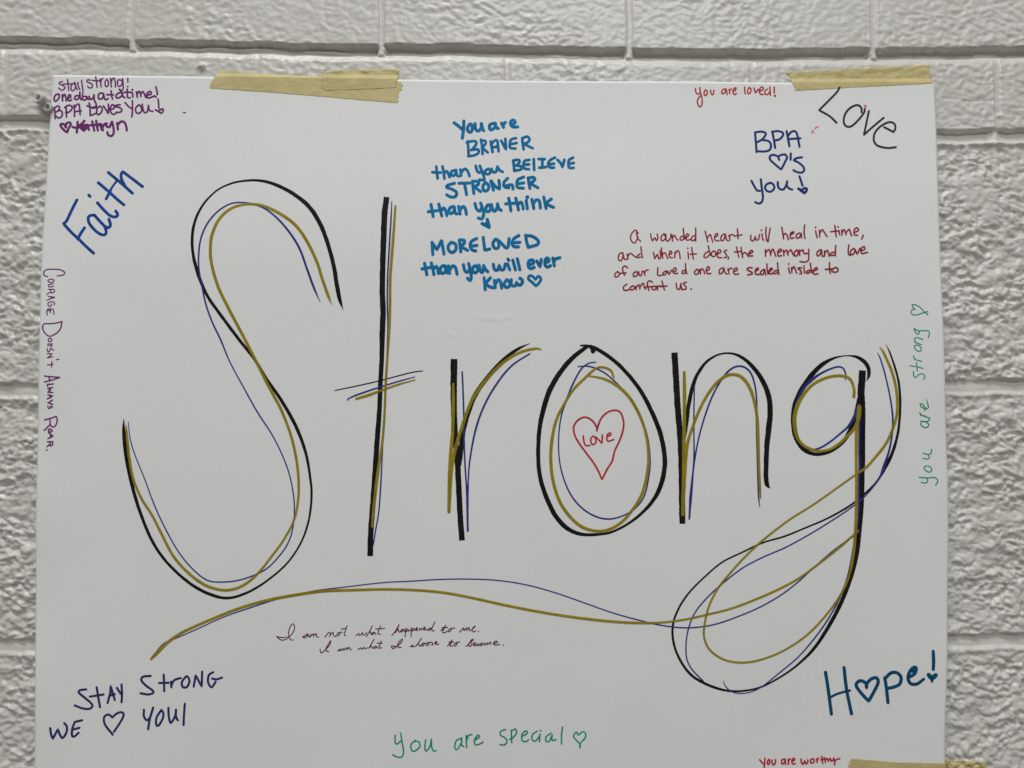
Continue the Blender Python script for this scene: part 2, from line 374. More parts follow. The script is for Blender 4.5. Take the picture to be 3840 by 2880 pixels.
# ------------------------------------------------------------------ handwriting
STROKES = [
    ('msg', 'purple_note', None, 'purple',
     '-3592,2415,122 -3615,2407 -3616,2396 -3592,2385 -3572,2371 -3574,2358 -3596,2344 -3620,2362/-3553,2432,122 -3546,2390 -3541,2342/-3586,2394,122 -3513,2397/-3489,2394,122 -3509,2399 -3524,2376 -3521,2349 -3508,2340 -3491,2359 -3487,2397/-3496,2410,122 -3487,2377 -3473,2350/-3470,2410,122 -3467,2381 -3453,2351/-3441,2424,122 -3434,2377 -3428,2337 -3435,2301/-3369,2427,122 -3391,2431 -3399,2415 -3373,2404 -3355,2391 -3357,2371 -3377,2364 -3392,2377/-3329,2454,122 -3322,2409 -3317,2369/-3353,2425,122 -3294,2423/-3294,2436,122 -3289,2405 -3285,2374/-3289,2409,122 -3283,2432 -3272,2443/-3241,2436,122 -3254,2414 -3252,2385 -3241,2376 -3228,2392 -3230,2421 -3241,2436/-3211,2443,122 -3208,2410 -3205,2374/-3206,2410,122 -3197,2437 -3184,2446 -3175,2423 -3172,2375/-3127,2428,122 -3149,2432 -3157,2406 -3146,2379 -3122,2392 -3116,2442/-3116,2442,122 -3111,2397 -3110,2365 -3121,2345 -3139,2356/-3074,2445,122 -3074,2415/-3074,2378,122/-3294,2423,122 -3309,2423/-3624,2315,149 -3647,2303 -3655,2267 -3642,2254 -3618,2281 -3615,2308 -3626,2315/-3621,2313,149 -3614,2299/-3591,2308,149 -3590,2281 -3588,2259/-3589,2286,149 -3573,2313 -3564,2291 -3559,2259/-3544,2282,149 -3524,2289 -3529,2309 -3542,2300 -3546,2273 -3535,2259 -3517,2268/-3459,2300,149 -3485,2300 -3493,2278 -3476,2269 -3454,2287/-3453,2330,149 -3452,2296 -3441,2269/-3402,2296,149 -3424,2296 -3432,2274 -3414,2265 -3397,2283 -3395,2296 -3390,2274 -3379,2274/-3378,2297,149 -3371,2274 -3353,2279 -3340,2301/-3341,2310,149 -3338,2270 -3322,2234 -3325,2207 -3351,2202/-3271,2324,149 -3297,2322 -3307,2297 -3298,2275 -3272,2284 -3264,2320/-3264,2320,149 -3261,2293 -3248,2270 -3228,2280/-3205,2343,149 -3202,2307 -3193,2277/-3239,2311,149 -3187,2311/-3130,2329,149 -3156,2320 -3167,2298 -3151,2284 -3120,2303 -3114,2325/-3141,2356,149 -3121,2329 -3111,2298 -3096,2289/-3077,2357,149 -3077,2316 -3072,2289 -3054,2289/-3101,2332,149 -3046,2332/-3037,2330,149 -3032,2294/-3037,2352,149/-3004,2335,149 -2997,2292/-2999,2317,149 -2984,2341 -2973,2326 -2968,2299/-2971,2317,149 -2953,2339 -2940,2317 -2928,2290/-2913,2312,149 -2887,2317 -2892,2340 -2914,2330 -2922,2303 -2904,2286 -2860,2304/-2850,2376,149 -2841,2344 -2838,2315/-2850,2296,149/-3651,2204,140 -3645,2159 -3642,2114/-3647,2204,140 -3623,2218 -3610,2205 -3618,2182 -3635,2168/-3622,2177,140 -3596,2178 -3586,2151 -3594,2128 -3616,2119 -3638,2137/-3560,2212,140 -3556,2178 -3553,2128/-3570,2205,140 -3540,2223 -3512,2214 -3513,2192 -3534,2169 -3560,2162/-3496,2224,140 -3491,2179 -3490,2133/-3494,2201,140 -3475,2228 -3457,2233 -3452,2206 -3446,2147/-3491,2172,140 -3438,2179/-3377,2243,140 -3369,2198 -3367,2139! -3320,2160/-3394,2220,140 -3352,2207 -3321,2216/-3295,2218,140 -3314,2198 -3315,2162 -3298,2149 -3276,2176 -3275,2207 -3295,2218/-3264,2221,140 -3241,2185 -3225,2156! -3224,2199 -3225,2235/-3206,2190,140 -3180,2203 -3181,2226 -3200,2226 -3211,2190 -3197,2158 -3175,2154 -3157,2172/-3132,2231,140 -3163,2226 -3169,2215 -3136,2208 -3118,2190 -3127,2172 -3157,2167/-3093,2249,140 -3070,2222 -3039,2199/-3036,2265,140 -3033,2208 -3034,2163 -3038,2132/-2982,2231,140 -3006,2209 -3005,2172 -2981,2161 -2959,2186 -2969,2222 -2982,2231/-2956,2236,140 -2951,2200 -2937,2168 -2915,2177 -2907,2227/-2907,2227,140 -2898,2186 -2871,2178/-2831,2277,140 -2826,2241 -2823,2203/-2851,2191,140 -2827,2178 -2805,2164 -2789,2178 -2792,2200 -2809,2191 -2827,2180/-3502,2047,189 -3482,2041/-3464,2089,189 -3465,2043 -3468,2003/-3410,2098,190 -3440,2066,189 -3465,2048/-3453,2062,189 -3434,2035 -3412,2017/-3396,2067,189 -3417,2048 -3412,2026 -3391,2040 -3387,2067 -3373,2026/-3349,2094,190 -3341,2058,189 -3331,2020/-3374,2062,189 -3309,2067,190/-3318,2099,190 -3313,2063 -3303,2022,189/-3308,2054,189 -3291,2076,190 -3282,2054 -3272,2027,189/-3278,2072,190 -3263,2023,189/-3264,2050,190 -3252,2072 -3234,2077/-3239,2077,190 -3234,2054 -3212,2050 -3195,2091/-3191,2091,190 -3181,2046 -3177,2000,189 -3196,1976 -3223,1987 -3226,2007/-3153,2082,190 -3148,2055 -3145,2030/-3148,2064,190 -3125,2093 -3098,2091 -3082,2064 -3074,2023/-3435,2066,189 -3400,2062/-3448,2044,189 -3391,2044'),
    ('heart', 'purple_note_heart', 'purple_note', 'purple',
     '-3556,2042,198 -3553,2074 -3527,2083 -3518,2065 -3534,2034 -3544,2000! -3573,2024 -3598,2056 -3592,2071 -3566,2065 -3556,2042'),
    ('msg', 'faith', None, 'blue',
     '-3446,1454,245 -3483,1372,244 -3518,1288 -3543,1264! -3476,1191 -3424,1144 -3363,1084 -3300,1028/-3378,1231,244 -3405,1186 -3427,1140/-3306,1334,245 -3339,1329,244 -3352,1309 -3341,1265 -3296,1212 -3248,1178 -3214,1178 -3208,1207 -3221,1242/-3306,1334,245 -3261,1285,244 -3217,1242 -3188,1234 -3176,1256 -3190,1301,245/-3286,1433,245 -3246,1389 -3196,1340 -3157,1320 -3128,1325 -3124,1345 -3139,1367/-3355,1494,245 -3345,1484/-3285,1596,245 -3193,1518 -3128,1459 -3076,1417/-3139,1612,190 -3176,1557 -3193,1518,245 -3218,1466/-3209,1679,246 -3134,1617 -3070,1563,245 -3012,1511/-3075,1573,245 -3101,1622,246 -3107,1662 -3096,1687! -3049,1652 -2989,1607 -2934,1565,245'),
    ('msg', 'courage', None, 'purple',
     '-3650,840,105 -3671,846 -3680,865 -3670,889 -3638,898 -3596,898 -3557,895 -3527,882 -3518,870 -3529,854 -3553,848 -3576,845/-3620,820,93 -3640,814 -3644,804 -3635,795 -3616,794 -3601,802 -3600,814 -3620,820/-3602,783,93 -3621,779 -3638,774 -3636,758 -3617,758 -3601,762/-3638,738,93 -3596,739/-3596,739,93 -3590,722 -3606,710 -3618,716 -3619,734/-3612,713,93 -3630,712 -3647,698/-3636,683,93 -3610,679 -3584,675! -3613,667 -3644,651/-3613,679,93 -3614,664/-3590,615,93 -3586,630 -3597,639 -3620,639 -3636,627,92 -3631,608 -3616,602 -3610,615,93 -3611,621/-3632,585,92 -3592,581! -3587,542/-3618,583,92 -3614,554/-3629,584,92 -3643,566 -3636,535/-3643,569,92 -3612,572/-3528,484,111 -3556,475 -3599,468 -3659,466! -3667,446 -3666,425 -3651,395 -3615,368 -3576,383 -3545,411 -3529,448 -3526,484/-3609,354,92 -3623,344 -3617,327 -3605,326 -3594,341 -3609,354/-3624,307,92 -3591,309/-3624,307,92 -3622,291/-3609,307,92 -3607,291/-3594,308,92 -3596,288/-3582,258,92 -3601,274 -3608,256 -3619,245 -3627,259 -3628,271/-3625,232,92 -3589,232! -3620,202/-3624,199,92 -3587,208/-3559,184,92 -3540,189/-3590,170,92 -3593,128/-3623,143,92 -3583,148/-3644,57,115 -3588,51 -3528,47! -3588,26 -3644,10/-3610,51,115 -3605,22/-3577,-5,115 -3622,-8! -3620,-21/-3583,-33,115 -3622,-39! -3595,-51! -3619,-69! -3582,-71/-3617,-89,115 -3580,-98! -3621,-121/-3601,-96,115 -3601,-112/-3584,-130,115 -3603,-145/-3581,-163,115 -3616,-150/-3583,-188,115 -3594,-175 -3602,-195 -3613,-193 -3616,-177/-3556,-258,115 -3584,-269 -3640,-285/-3553,-258,115 -3544,-287 -3556,-328 -3578,-341 -3596,-319 -3599,-283/-3596,-319,115 -3613,-337 -3641,-366/-3599,-355,115 -3580,-366 -3594,-379 -3612,-366 -3599,-354/-3608,-384,115 -3572,-411! -3611,-429/-3594,-397,115 -3593,-422/-3615,-454,115 -3575,-454/-3575,-454,115 -3577,-481 -3592,-485 -3597,-463/-3592,-472,115 -3616,-492/-3617,-519,115'),
    ('msg', 'braver', None, 'teal_blue',
     '-464,2093,272 -428,2065 -398,2038/-387,2108,272 -389,2041 -398,1967,271/-339,2084,272 -357,2053 -350,2022 -327,2019 -318,2050 -327,2081 -339,2084/-297,2087,272 -294,2047 -273,2026 -249,2048 -246,2088/-246,2088,272 -237,2048 -228,2029/-147,2091,272 -177,2079 -180,2048 -165,2036 -135,2061 -135,2091/-135,2091,272 -126,2054 -111,2048/-84,2092,272 -69,2058/-72,2073,272 -63,2089 -54,2098/-9,2077,272 24,2095 15,2117 -6,2111 -12,2083 9,2061 45,2062/-356,1942,232 -350,1881 -347,1819/-362,1930,232 -326,1942,233 -290,1940 -290,1912,232 -326,1869/-314,1872,232 -272,1875 -269,1847 -302,1826 -350,1819/-249,1955,233 -239,1894,232 -236,1838/-249,1946,233 -216,1946 -213,1921 -242,1887,232/-236,1887,232 -195,1851/-171,1940,233 -162,1888,232 -156,1854/-168,1912,232 -147,1943,233 -120,1950 -114,1913 -108,1860,232/-159,1891,232 -114,1900/-87,1947,233 -66,1907 -48,1873,232! -51,1919,233 -54,1962/30,1969,233 -9,1956 -18,1919 -15,1889 27,1883/-9,1919,233 36,1929/81,1969,233 86,1920 92,1877/81,1969,233 123,1982 140,1957 122,1933 86,1920/98,1920,233 134,1902 164,1887/-605,1732,238 -599,1683 -593,1635/-635,1686,238 -569,1683/-555,1733,238 -545,1684 -539,1635/-542,1677,238 -522,1696 -507,1672 -498,1647/-456,1702,238 -480,1696 -486,1672 -468,1656 -450,1678 -447,1705/-447,1705,238 -441,1666 -426,1653/-412,1709,238 -406,1660/-406,1684,238 -379,1715 -355,1697 -340,1657/-290,1740,238 -278,1697 -260,1685 -242,1703/-257,1740,238 -242,1697 -224,1648 -224,1624 -260,1627/-188,1716,238 -212,1703 -215,1679 -188,1673 -170,1697 -188,1716/-164,1716,238 -153,1691 -129,1692 -117,1734/-117,1734,238 -99,1704 -75,1692/9,1784,239 14,1741,238 17,1701/9,1784,239 50,1791 59,1772 38,1748 20,1744/38,1744,239 74,1735 68,1711,238 20,1701/137,1791,239 98,1779 95,1723,238 134,1714/101,1751,239 134,1754/173,1797,239 176,1708,238/212,1798,239 260,1798/242,1795,239 241,1730/217,1727,239 271,1733/343,1811,239 307,1792 289,1761 301,1731 334,1728/301,1755,239 334,1761/364,1792,239 391,1762 403,1731! 418,1793/487,1811,239 457,1793 451,1762 457,1728 490,1728/463,1762,239 493,1768/-459,1596,257 -509,1581 -521,1563 -479,1548 -443,1523 -449,1490 -485,1484 -520,1502/-423,1597,257 -340,1599/-378,1591,257 -369,1542 -363,1505/-316,1614,257 -310,1560 -304,1515/-316,1614,257 -271,1612 -268,1591 -301,1567/-295,1564,257 -250,1530/-212,1604,257 -233,1573 -224,1539 -200,1537 -185,1567 -194,1591 -212,1604/-170,1616,257 -158,1579 -149,1543/-167,1616,257 -134,1573 -99,1549! -102,1592 -105,1622/-36,1638,257 -63,1610 -66,1580 -51,1565 -27,1562/-42,1580,257 -1,1586 8,1553/92,1650,258 47,1629,257 38,1596 44,1565 89,1559/50,1596,257 92,1602/128,1644,258 134,1601,257 142,1558/128,1641,258 169,1648 181,1629 151,1604,257 137,1596/151,1595,257 205,1563/-644,1423,256 -635,1377 -626,1326/-665,1365,256 -591,1374/-582,1426,256 -570,1377 -558,1332/-564,1371,256 -544,1396 -526,1371 -517,1335/-467,1408,256 -493,1396 -502,1365 -484,1350 -460,1372 -458,1402/-458,1390,256 -451,1354 -437,1348/-425,1408,256 -413,1348/-413,1378,256 -392,1408 -372,1390 -363,1345/-295,1433,257 -283,1390,256 -259,1372 -238,1403/-250,1436,257 -235,1391,256 -226,1342 -241,1309 -268,1315/-194,1421,257 -208,1397,256 -205,1370 -182,1370 -170,1397,257 -182,1421 -194,1421/-164,1424,257 -152,1379,256 -134,1373 -119,1403,257 -116,1431/-116,1431,257 -105,1391 -87,1379/-27,1476,257 -18,1428 -10,1376/-51,1431,257 20,1437/29,1477,257 41,1428 50,1383/44,1422,257 68,1447 83,1422 88,1392/112,1459,257 121,1392/121,1486,257/157,1468,257 166,1429 172,1395/169,1435,257 193,1465 217,1453 225,1399/252,1487,257 261,1441 270,1396/312,1472,257 264,1435! 300,1417 329,1405/-634,1118,255 -630,1071 -627,1023/-634,1118,255 -595,1059! -560,1131,256/-557,1128,256 -548,1077,255 -539,1026/-483,1119,256 -506,1089,255 -500,1053 -471,1038 -444,1065 -450,1107,256 -483,1119/-418,1137,256 -412,1089,255 -406,1044/-418,1137,256 -382,1137 -379,1113 -406,1089,255/-403,1083,255 -353,1056/-282,1149,256 -323,1125 -332,1089 -317,1059,255 -288,1051/-326,1089,256 -279,1095/-229,1159,256 -223,1108 -217,1057! -178,1066/-134,1144,256 -152,1114 -143,1078 -116,1072 -104,1102 -116,1138 -134,1144/-104,1132,256 -75,1102 -51,1078 -33,1084 -24,1150/53,1175,256 14,1150 -1,1114 14,1087 50,1085/8,1117,256 61,1121/106,1178,256 115,1127 127,1082/106,1175,256 162,1169 207,1133 198,1103 127,1082/-692,951,255 -683,910 -674,862/-712,907,255 -647,919/-639,954,255 -627,910 -618,862/-624,904,255 -600,928 -588,904 -582,871/-538,934,255 -562,922 -568,892 -553,871 -529,886 -526,928/-526,928,255 -520,886 -506,874/-503,931,255 -494,874/-494,898,255 -470,931 -447,916 -435,866/-385,940,255 -373,892 -352,881 -338,904/-344,949,255 -332,904 -323,845 -331,815 -352,833/-287,934,255 -308,922 -311,887 -287,878 -270,905 -287,934/-261,937,255 -252,893 -234,881 -225,934/-225,934,255 -211,905 -193,887/-149,944,255 -140,905 -116,899 -101,941! -92,905 -66,905 -54,947/-36,947,255 -19,902/-33,986,255 -27,977/5,977,256 26,902,255/41,989,256 61,903,255/132,942,256 168,954 162,980 132,971 126,936 144,912,255 174,921,256/195,972,256 221,924! 230,984/263,960,256 292,972 283,996 263,984 260,942 280,924 304,936/322,996,256 334,936/331,966,256 346,990 378,999/-222,836,255 -216,786 -213,744/-172,836,255 -213,792! -181,768 -154,759/-140,816,255 -134,759/-134,786,255 -110,822 -92,804 -83,757/-42,822,255 -63,792 -51,763 -24,769 -19,804 -42,822/-7,822,255 -7,781 26,775 35,804! 49,781 73,787 82,816 61,834'),
    ('heart', 'braver_heart', 'braver', 'teal_blue',
     '185,826,243 209,851 227,829 215,799 188,772! 162,799 129,828 138,855 162,849 185,826'),
    ('heart', 'braver_small_heart', 'braver', 'teal_blue',
     '-238,1270,282 -211,1259 -179,1237! -198,1303/-226,1261,282 -184,1249/-205,1270,282 -185,1261/-229,1267,282 -184,1240'),
    ('msg', 'loved', None, 'red',
     '1480,2387,125 1483,2360 1496,2341 1515,2349/1516,2395,125 1519,2360 1532,2311 1533,2263 1519,2235 1502,2252 1495,2283 1509,2315 1522,2329/1562,2376,125 1551,2357 1551,2336 1563,2329 1575,2346 1573,2371 1562,2376/1603,2374,125 1606,2350 1616,2336 1626,2347 1630,2374/1726,2384,125 1705,2382 1693,2361 1698,2345 1715,2351 1731,2382/1731,2382,125 1737,2339/1753,2382,125 1758,2347/1756,2368,125 1767,2382 1774,2384/1784,2365,125 1804,2375 1810,2393 1798,2393 1785,2368 1790,2344 1800,2339 1811,2348/1880,2400,125 1881,2355 1886,2346/1916,2397,125 1905,2379 1905,2352 1917,2346 1931,2366 1928,2390 1916,2397/1955,2394,125 1967,2352! 1989,2383/2003,2366,125 2030,2384,126 2024,2403 2007,2394 1999,2366,125 2009,2342 2030,2342/2065,2386,126 2044,2370,125 2047,2342 2067,2342 2081,2363/2086,2403,126 2085,2363,125 2088,2335/2120,2403,126 2119,2353,125/2125,2330,165'),
    ('msg', 'bpa_you', None, 'navy',
     '1956,2026,191 1960,1958,190 1964,1863/1956,2026,191 2004,2033 2041,2022 2036,1997 2010,1967,190 1973,1946/2019,1963,190 2064,1954 2082,1920 2070,1882 2029,1869 1966,1871/2095,2035,191 2106,1972,190 2115,1899/2095,2031,191 2137,2038 2178,2027 2182,2006 2156,1972,190 2114,1959/2212,2038,191 2221,1976 2231,1913,190/2219,1993,191 2245,2028 2274,2038 2295,2015 2312,1909,190/2227,1972,191 2321,1979/2240,1853,190 2237,1802/2330,1822,190 2288,1815 2263,1798 2296,1781 2336,1747 2343,1713 2322,1696 2285,1701 2258,1715/1917,1627,190 1942,1577,189 1962,1548 1983,1546/1993,1640,190 1998,1577,189 2006,1493 1993,1451 1968,1443 1943,1453/2071,1613,190 2038,1598 2025,1569,189 2041,1544 2074,1540 2099,1569 2092,1599,190 2071,1611/2129,1618,190 2130,1582 2148,1559,189 2177,1561 2199,1599,190/2204,1624,190 2201,1590 2219,1565 2243,1557,189/2305,1665,190 2327,1589'),
    ('heart', 'bpa_heart', 'bpa_you', 'navy',
     '2145,1800,190 2135,1827 2107,1840 2077,1835 2070,1806 2105,1768 2159,1721! 2188,1776 2208,1819 2194,1844 2161,1840 2135,1827'),
    ('heart', 'bpa_small_heart', 'bpa_you', 'navy',
     '2293,1565,218 2322,1540 2342,1526! 2361,1557 2347,1570 2322,1553/2306,1561,218 2330,1538'),
    ('msg', 'wounded', None, 'dark_red',
     '1002,1197,120 982,1223 952,1197 941,1162 951,1132 976,1119 1001,1167/989,1202,120 999,1157 1021,1132/1102,1193,120 1106,1163 1116,1135! 1136,1165! 1149,1137 1159,1163 1154,1193/1207,1193,120 1187,1173 1186,1143 1201,1138 1222,1163 1207,1193 1222,1188/1224,1181,120 1224,1148 1234,1134 1249,1143 1262,1168 1263,1191/1272,1186,120 1276,1135/1277,1163,120 1292,1183 1304,1158 1319,1143/1362,1179,120 1342,1168 1336,1148 1356,1143 1369,1169/1363,1239,121 1367,1189 1374,1153,120/1387,1164,120 1407,1184,121 1392,1194 1382,1169,120 1391,1143 1417,1149/1457,1182,121 1432,1169 1426,1144,120 1446,1141 1462,1164,121/1463,1242,121 1462,1184 1461,1136,120/1538,1217,121 1547,1174 1557,1131,120/1552,1159,121 1577,1190 1587,1164 1597,1129/1612,1169,121 1637,1180 1633,1200 1615,1180 1617,1144 1647,1139/1693,1195,121 1668,1180 1662,1144 1682,1144 1700,1190/1700,1190,121 1707,1149 1722,1139/1728,1185,121 1735,1145/1730,1170,121 1743,1188 1763,1188/1796,1236,121 1798,1195 1800,1157/1768,1177,121 1831,1188/875,1041,120 850,1030 843,990 863,975 880,1011 878,1041/880,1036,120 890,990 910,988/913,1031,120 920,991/918,1011,120 940,1036 960,1021 980,1006/1015,1031,120 995,1016 992,1001 1020,1006/1023,1089,120 1028,1041 1035,1001/1123,1044,120 1132,991! 1155,1032! 1165,991 1180,1012 1175,1057/1186,1080,120 1190,1037 1195,997/1192,1022,120 1210,1042 1225,1022 1235,994/1250,1027,120 1270,1037 1260,1057 1248,1037 1250,1007 1275,1002/1295,1047,120 1292,1002/1292,1027,120 1315,1060 1330,1037 1335,997/1398,1048,120 1402,995/1397,1077,120/1428,1085,120 1433,1043 1440,992/1415,1030,120 1465,1033/1565,1053,120 1535,1038 1525,1008 1545,1005 1575,1033/1561,1099,120 1568,1058 1580,1023/1601,1058,120 1585,1038 1592,1013 1615,1018 1618,1048 1601,1058/1630,1033,120 1660,1048 1651,1069 1633,1048 1635,1008 1665,1003/1708,1064,120 1686,1054 1700,1033 1708,1011 1685,1003/1723,1008,120 1717,991/1786,1089,121 1793,1049,120 1803,1009/1768,1049,120 1821,1054/835,890,120 815,870 817,848 834,848 852,870 835,890/915,920,120 895,935 877,920 879,890 892,860/850,875,120 904,880/984,891,120 962,876 962,853 979,851 997,871 984,891/1004,891,120 1009,861 1024,861 1032,893/1042,896,120 1054,861/1049,876,120 1064,901 1079,903/1157,921,120 1154,866 1174,859 1199,866/1219,896,120 1199,881 1199,866 1214,866 1226,886 1219,896/1234,896,120 1244,866! 1264,902/1279,887,120 1304,902 1294,922 1276,902 1284,877 1314,877/1374,902,120 1354,897 1349,877 1369,879 1381,897/1377,955,120 1379,912 1386,874/1469,910,120 1449,892 1453,870 1479,877 1479,902 1469,910/1491,910,120 1496,872/1494,892,120 1509,915 1524,897 1529,875/1544,897,120 1569,913 1559,933 1544,912 1549,877 1579,877/1674,923,120 1649,908 1646,875 1669,883 1684,918/1684,918,120 1691,883 1709,873/1714,913,120 1724,873/1719,898,120 1731,918 1749,916/1759,893,120 1789,903 1784,923 1764,908 1764,873 1799,873/909,790,120 884,770 884,745 909,740 934,751/954,776,120 936,761 939,746 958,746 974,766 954,776/979,771,120 983,746/981,761,120 1004,786 1013,751/1013,766,120 1034,796 1043,791 1048,761 1058,751/1113,806,120 1089,818 1071,796 1078,761 1086,741/1058,768,120 1108,771/1123,776,120 1108,761 1118,746 1138,751 1138,771 1123,776/1148,776,120 1153,744/1151,761,120 1163,776 1178,776/1188,816,120 1198,776 1208,744/1173,771,120 1228,776/1301,797,120 1308,757 1328,752 1340,797/1340,792,120 1344,749/1383,807,120 1358,797 1378,772 1378,752 1350,749/1421,752,120/1902,1185,121 1901,1150 1921,1140 1939,1178! 1941,1150 1961,1150 1972,1191/1992,1196,121 1994,1160 2004,1145/1987,1226,121/2026,1249,121 2022,1196 2029,1140/2058,1242,121 2047,1186 2039,1133/2151,1249,121 2158,1201 2164,1156/2160,1181,121 2178,1201 2193,1181 2202,1151/2218,1186,121 2248,1207 2238,1214 2218,1196 2220,1161 2247,1166/2293,1204,121 2268,1191 2267,1164 2288,1166 2306,1202/2306,1197,121 2308,1164/2335,1268,121 2329,1222 2331,1187 2335,1161/2422,1222,121 2426,1192 2433,1166/2422,1249,121/2452,1227,121 2453,1174/2454,1202,121 2475,1232 2489,1212 2511,1177/2576,1266,121 2580,1223 2586,1174/2542,1215,121 2610,1223/2608,1223,121 2614,1190/2602,1253,121/2630,1228,121 2632,1187/2632,1207,121 2651,1233 2664,1190/2665,1208,121 2691,1235 2700,1208 2709,1182/2730,1208,121 2766,1228 2751,1248 2731,1228 2730,1192 2755,1187/2803,1188,121 2789,1157/1822,1087,121 1827,1044,120 1834,1006/1829,1029,120 1854,1046 1879,1014/1884,1034,120 1914,1049,121 1905,1064 1882,1039,120 1889,1019 1914,1019/2015,1070,121 2017,1017,120/2017,1044,121 2045,1070 2059,1024/2060,1044,121 2075,1075 2087,1050 2099,1017/2115,1045,121 2145,1060 2135,1075 2115,1055 2119,1019 2144,1022/2160,1065,121 2164,1022/2165,1045,121 2185,1067 2197,1025/2197,1045,121 2220,1070 2230,1045 2245,1020/2265,1068,121 2247,1045 2250,1022 2270,1022 2278,1050 2265,1068/2285,1068,121 2290,1025/2288,1050,121 2305,1065 2318,1060/2318,1068,121 2325,1040 2350,1040/2363,1073,121 2362,1025 2359,985 2329,970 2291,975/2461,1071,121 2433,1055 2428,1025 2445,1023 2466,1065/2466,1060,121 2470,1018 2485,1020/2488,1060,121 2490,1020/2490,1040,121 2511,1066 2521,1040 2525,1018/2566,1051,121 2538,1040 2540,1023 2571,1030/2580,1104,121 2576,1066 2575,1020/2685,1109,121 2679,1071 2681,1031 2698,1026/2722,1081,121 2699,1061 2698,1033 2721,1036 2732,1066 2722,1081/2734,1071,121 2749,1033! 2772,1081/2782,1061,121 2812,1076 2803,1096 2780,1076 2786,1041 2832,1049/1908,923,120 1878,923 1867,908 1897,893 1910,876 1872,866/1932,893,120 1960,914 1948,921 1932,903 1935,873 1965,871/2003,911,120 1977,894 1977,871 1997,874 2008,909/2008,904,120 2017,866/2026,954,120 2028,909 2035,874/2045,894,120 2070,914 2058,921 2043,899 2050,876 2077,879/2113,904,120 2088,899 2077,881 2102,879 2118,899/2111,964,120 2115,919 2122,871/2198,924,120 2208,881/2201,955,120/2223,927,120 2225,884/2225,909,120 2243,934 2253,909 2263,882/2303,924,120 2273,922 2298,899 2303,879 2288,877/2323,922,120 2328,882/2323,938,120/2378,907,120 2348,899 2343,884 2363,884 2383,899/2374,962,121 2378,924,120 2390,884/2398,899,120 2431,914,121 2418,927 2396,899,120 2403,874 2433,877/2527,965,121 2526,920 2531,882,120/2493,912,121 2559,917/2569,925,121 2546,910 2548,895 2578,890 2596,907 2584,925 2569,927'),
    ('msg', 'strong_side', None, 'green',
     '3195,440,137 3201,413,95 3218,394 3232,403 3228,422 3197,434/3223,420,95 3263,422 3299,421 3310,408 3307,385 3300,366/3195,330,95 3248,311/3200,335,95 3195,358 3209,367 3240,360 3258,350/3199,307,95 3192,289 3212,263 3238,259 3245,284 3226,305 3199,307/3193,194,95 3246,178/3197,194,95 3186,210 3187,224/3156,144,95 3210,135 3256,123/3208,169,95 3212,100/3182,98,95 3184,64 3200,50 3222,73 3254,79 3269,59 3260,36/3264,-211,100 3269,-189 3246,-160 3231,-160 3236,-179 3269,-198 3293,-189 3288,-155 3277,-116,44/3230,-247,100 3303,-271/3268,-256,100 3240,-247 3226,-227/3239,-302,100 3234,-324 3262,-346 3291,-338 3291,-314 3263,-300 3234,-295/3263,-300,100 3291,-295 3303,-276/3246,-589,100 3282,-594 3296,-579 3287,-560/3247,-548,100 3287,-558 3311,-546 3314,-519/3267,-649,100 3252,-664 3275,-692 3304,-695 3311,-671 3290,-651 3267,-649/3229,-777,100 3260,-784 3279,-767 3270,-743/3213,-738,100 3275,-743 3331,-740 3355,-757 3352,-781 3340,-798'),
    ('heart', 'strong_side_heart', 'strong_side', 'green',
     '3302,548,95 3276,571 3232,616 3187,632 3182,620 3204,590! 3182,590 3170,574 3185,549 3217,549 3267,565 3302,574'),
    ('msg', 'love_heart', None, 'red',
     '559,-412,144 565,-459 579,-486 610,-486/636,-412,144 618,-436 624,-471 641,-479 659,-459 653,-424 636,-412/659,-420,144 685,-447 706,-471! 710,-404/748,-416,144 775,-404 773,-389 752,-397 744,-428 755,-453 799,-440'),
    ('heart', 'love_heart_outline', 'love_heart', 'red',
     '666,-371,158 666,-346 638,-299 599,-271 564,-265 524,-283 493,-318 483,-353 493,-408 528,-471 582,-545 637,-619 676,-686,157 705,-754! 743,-678,158 786,-608 806,-530 842,-455 870,-377 878,-307 859,-236 831,-213 796,-211 752,-226 709,-263 685,-307 667,-367'),
    ('msg', 'become', None, 'maroon',
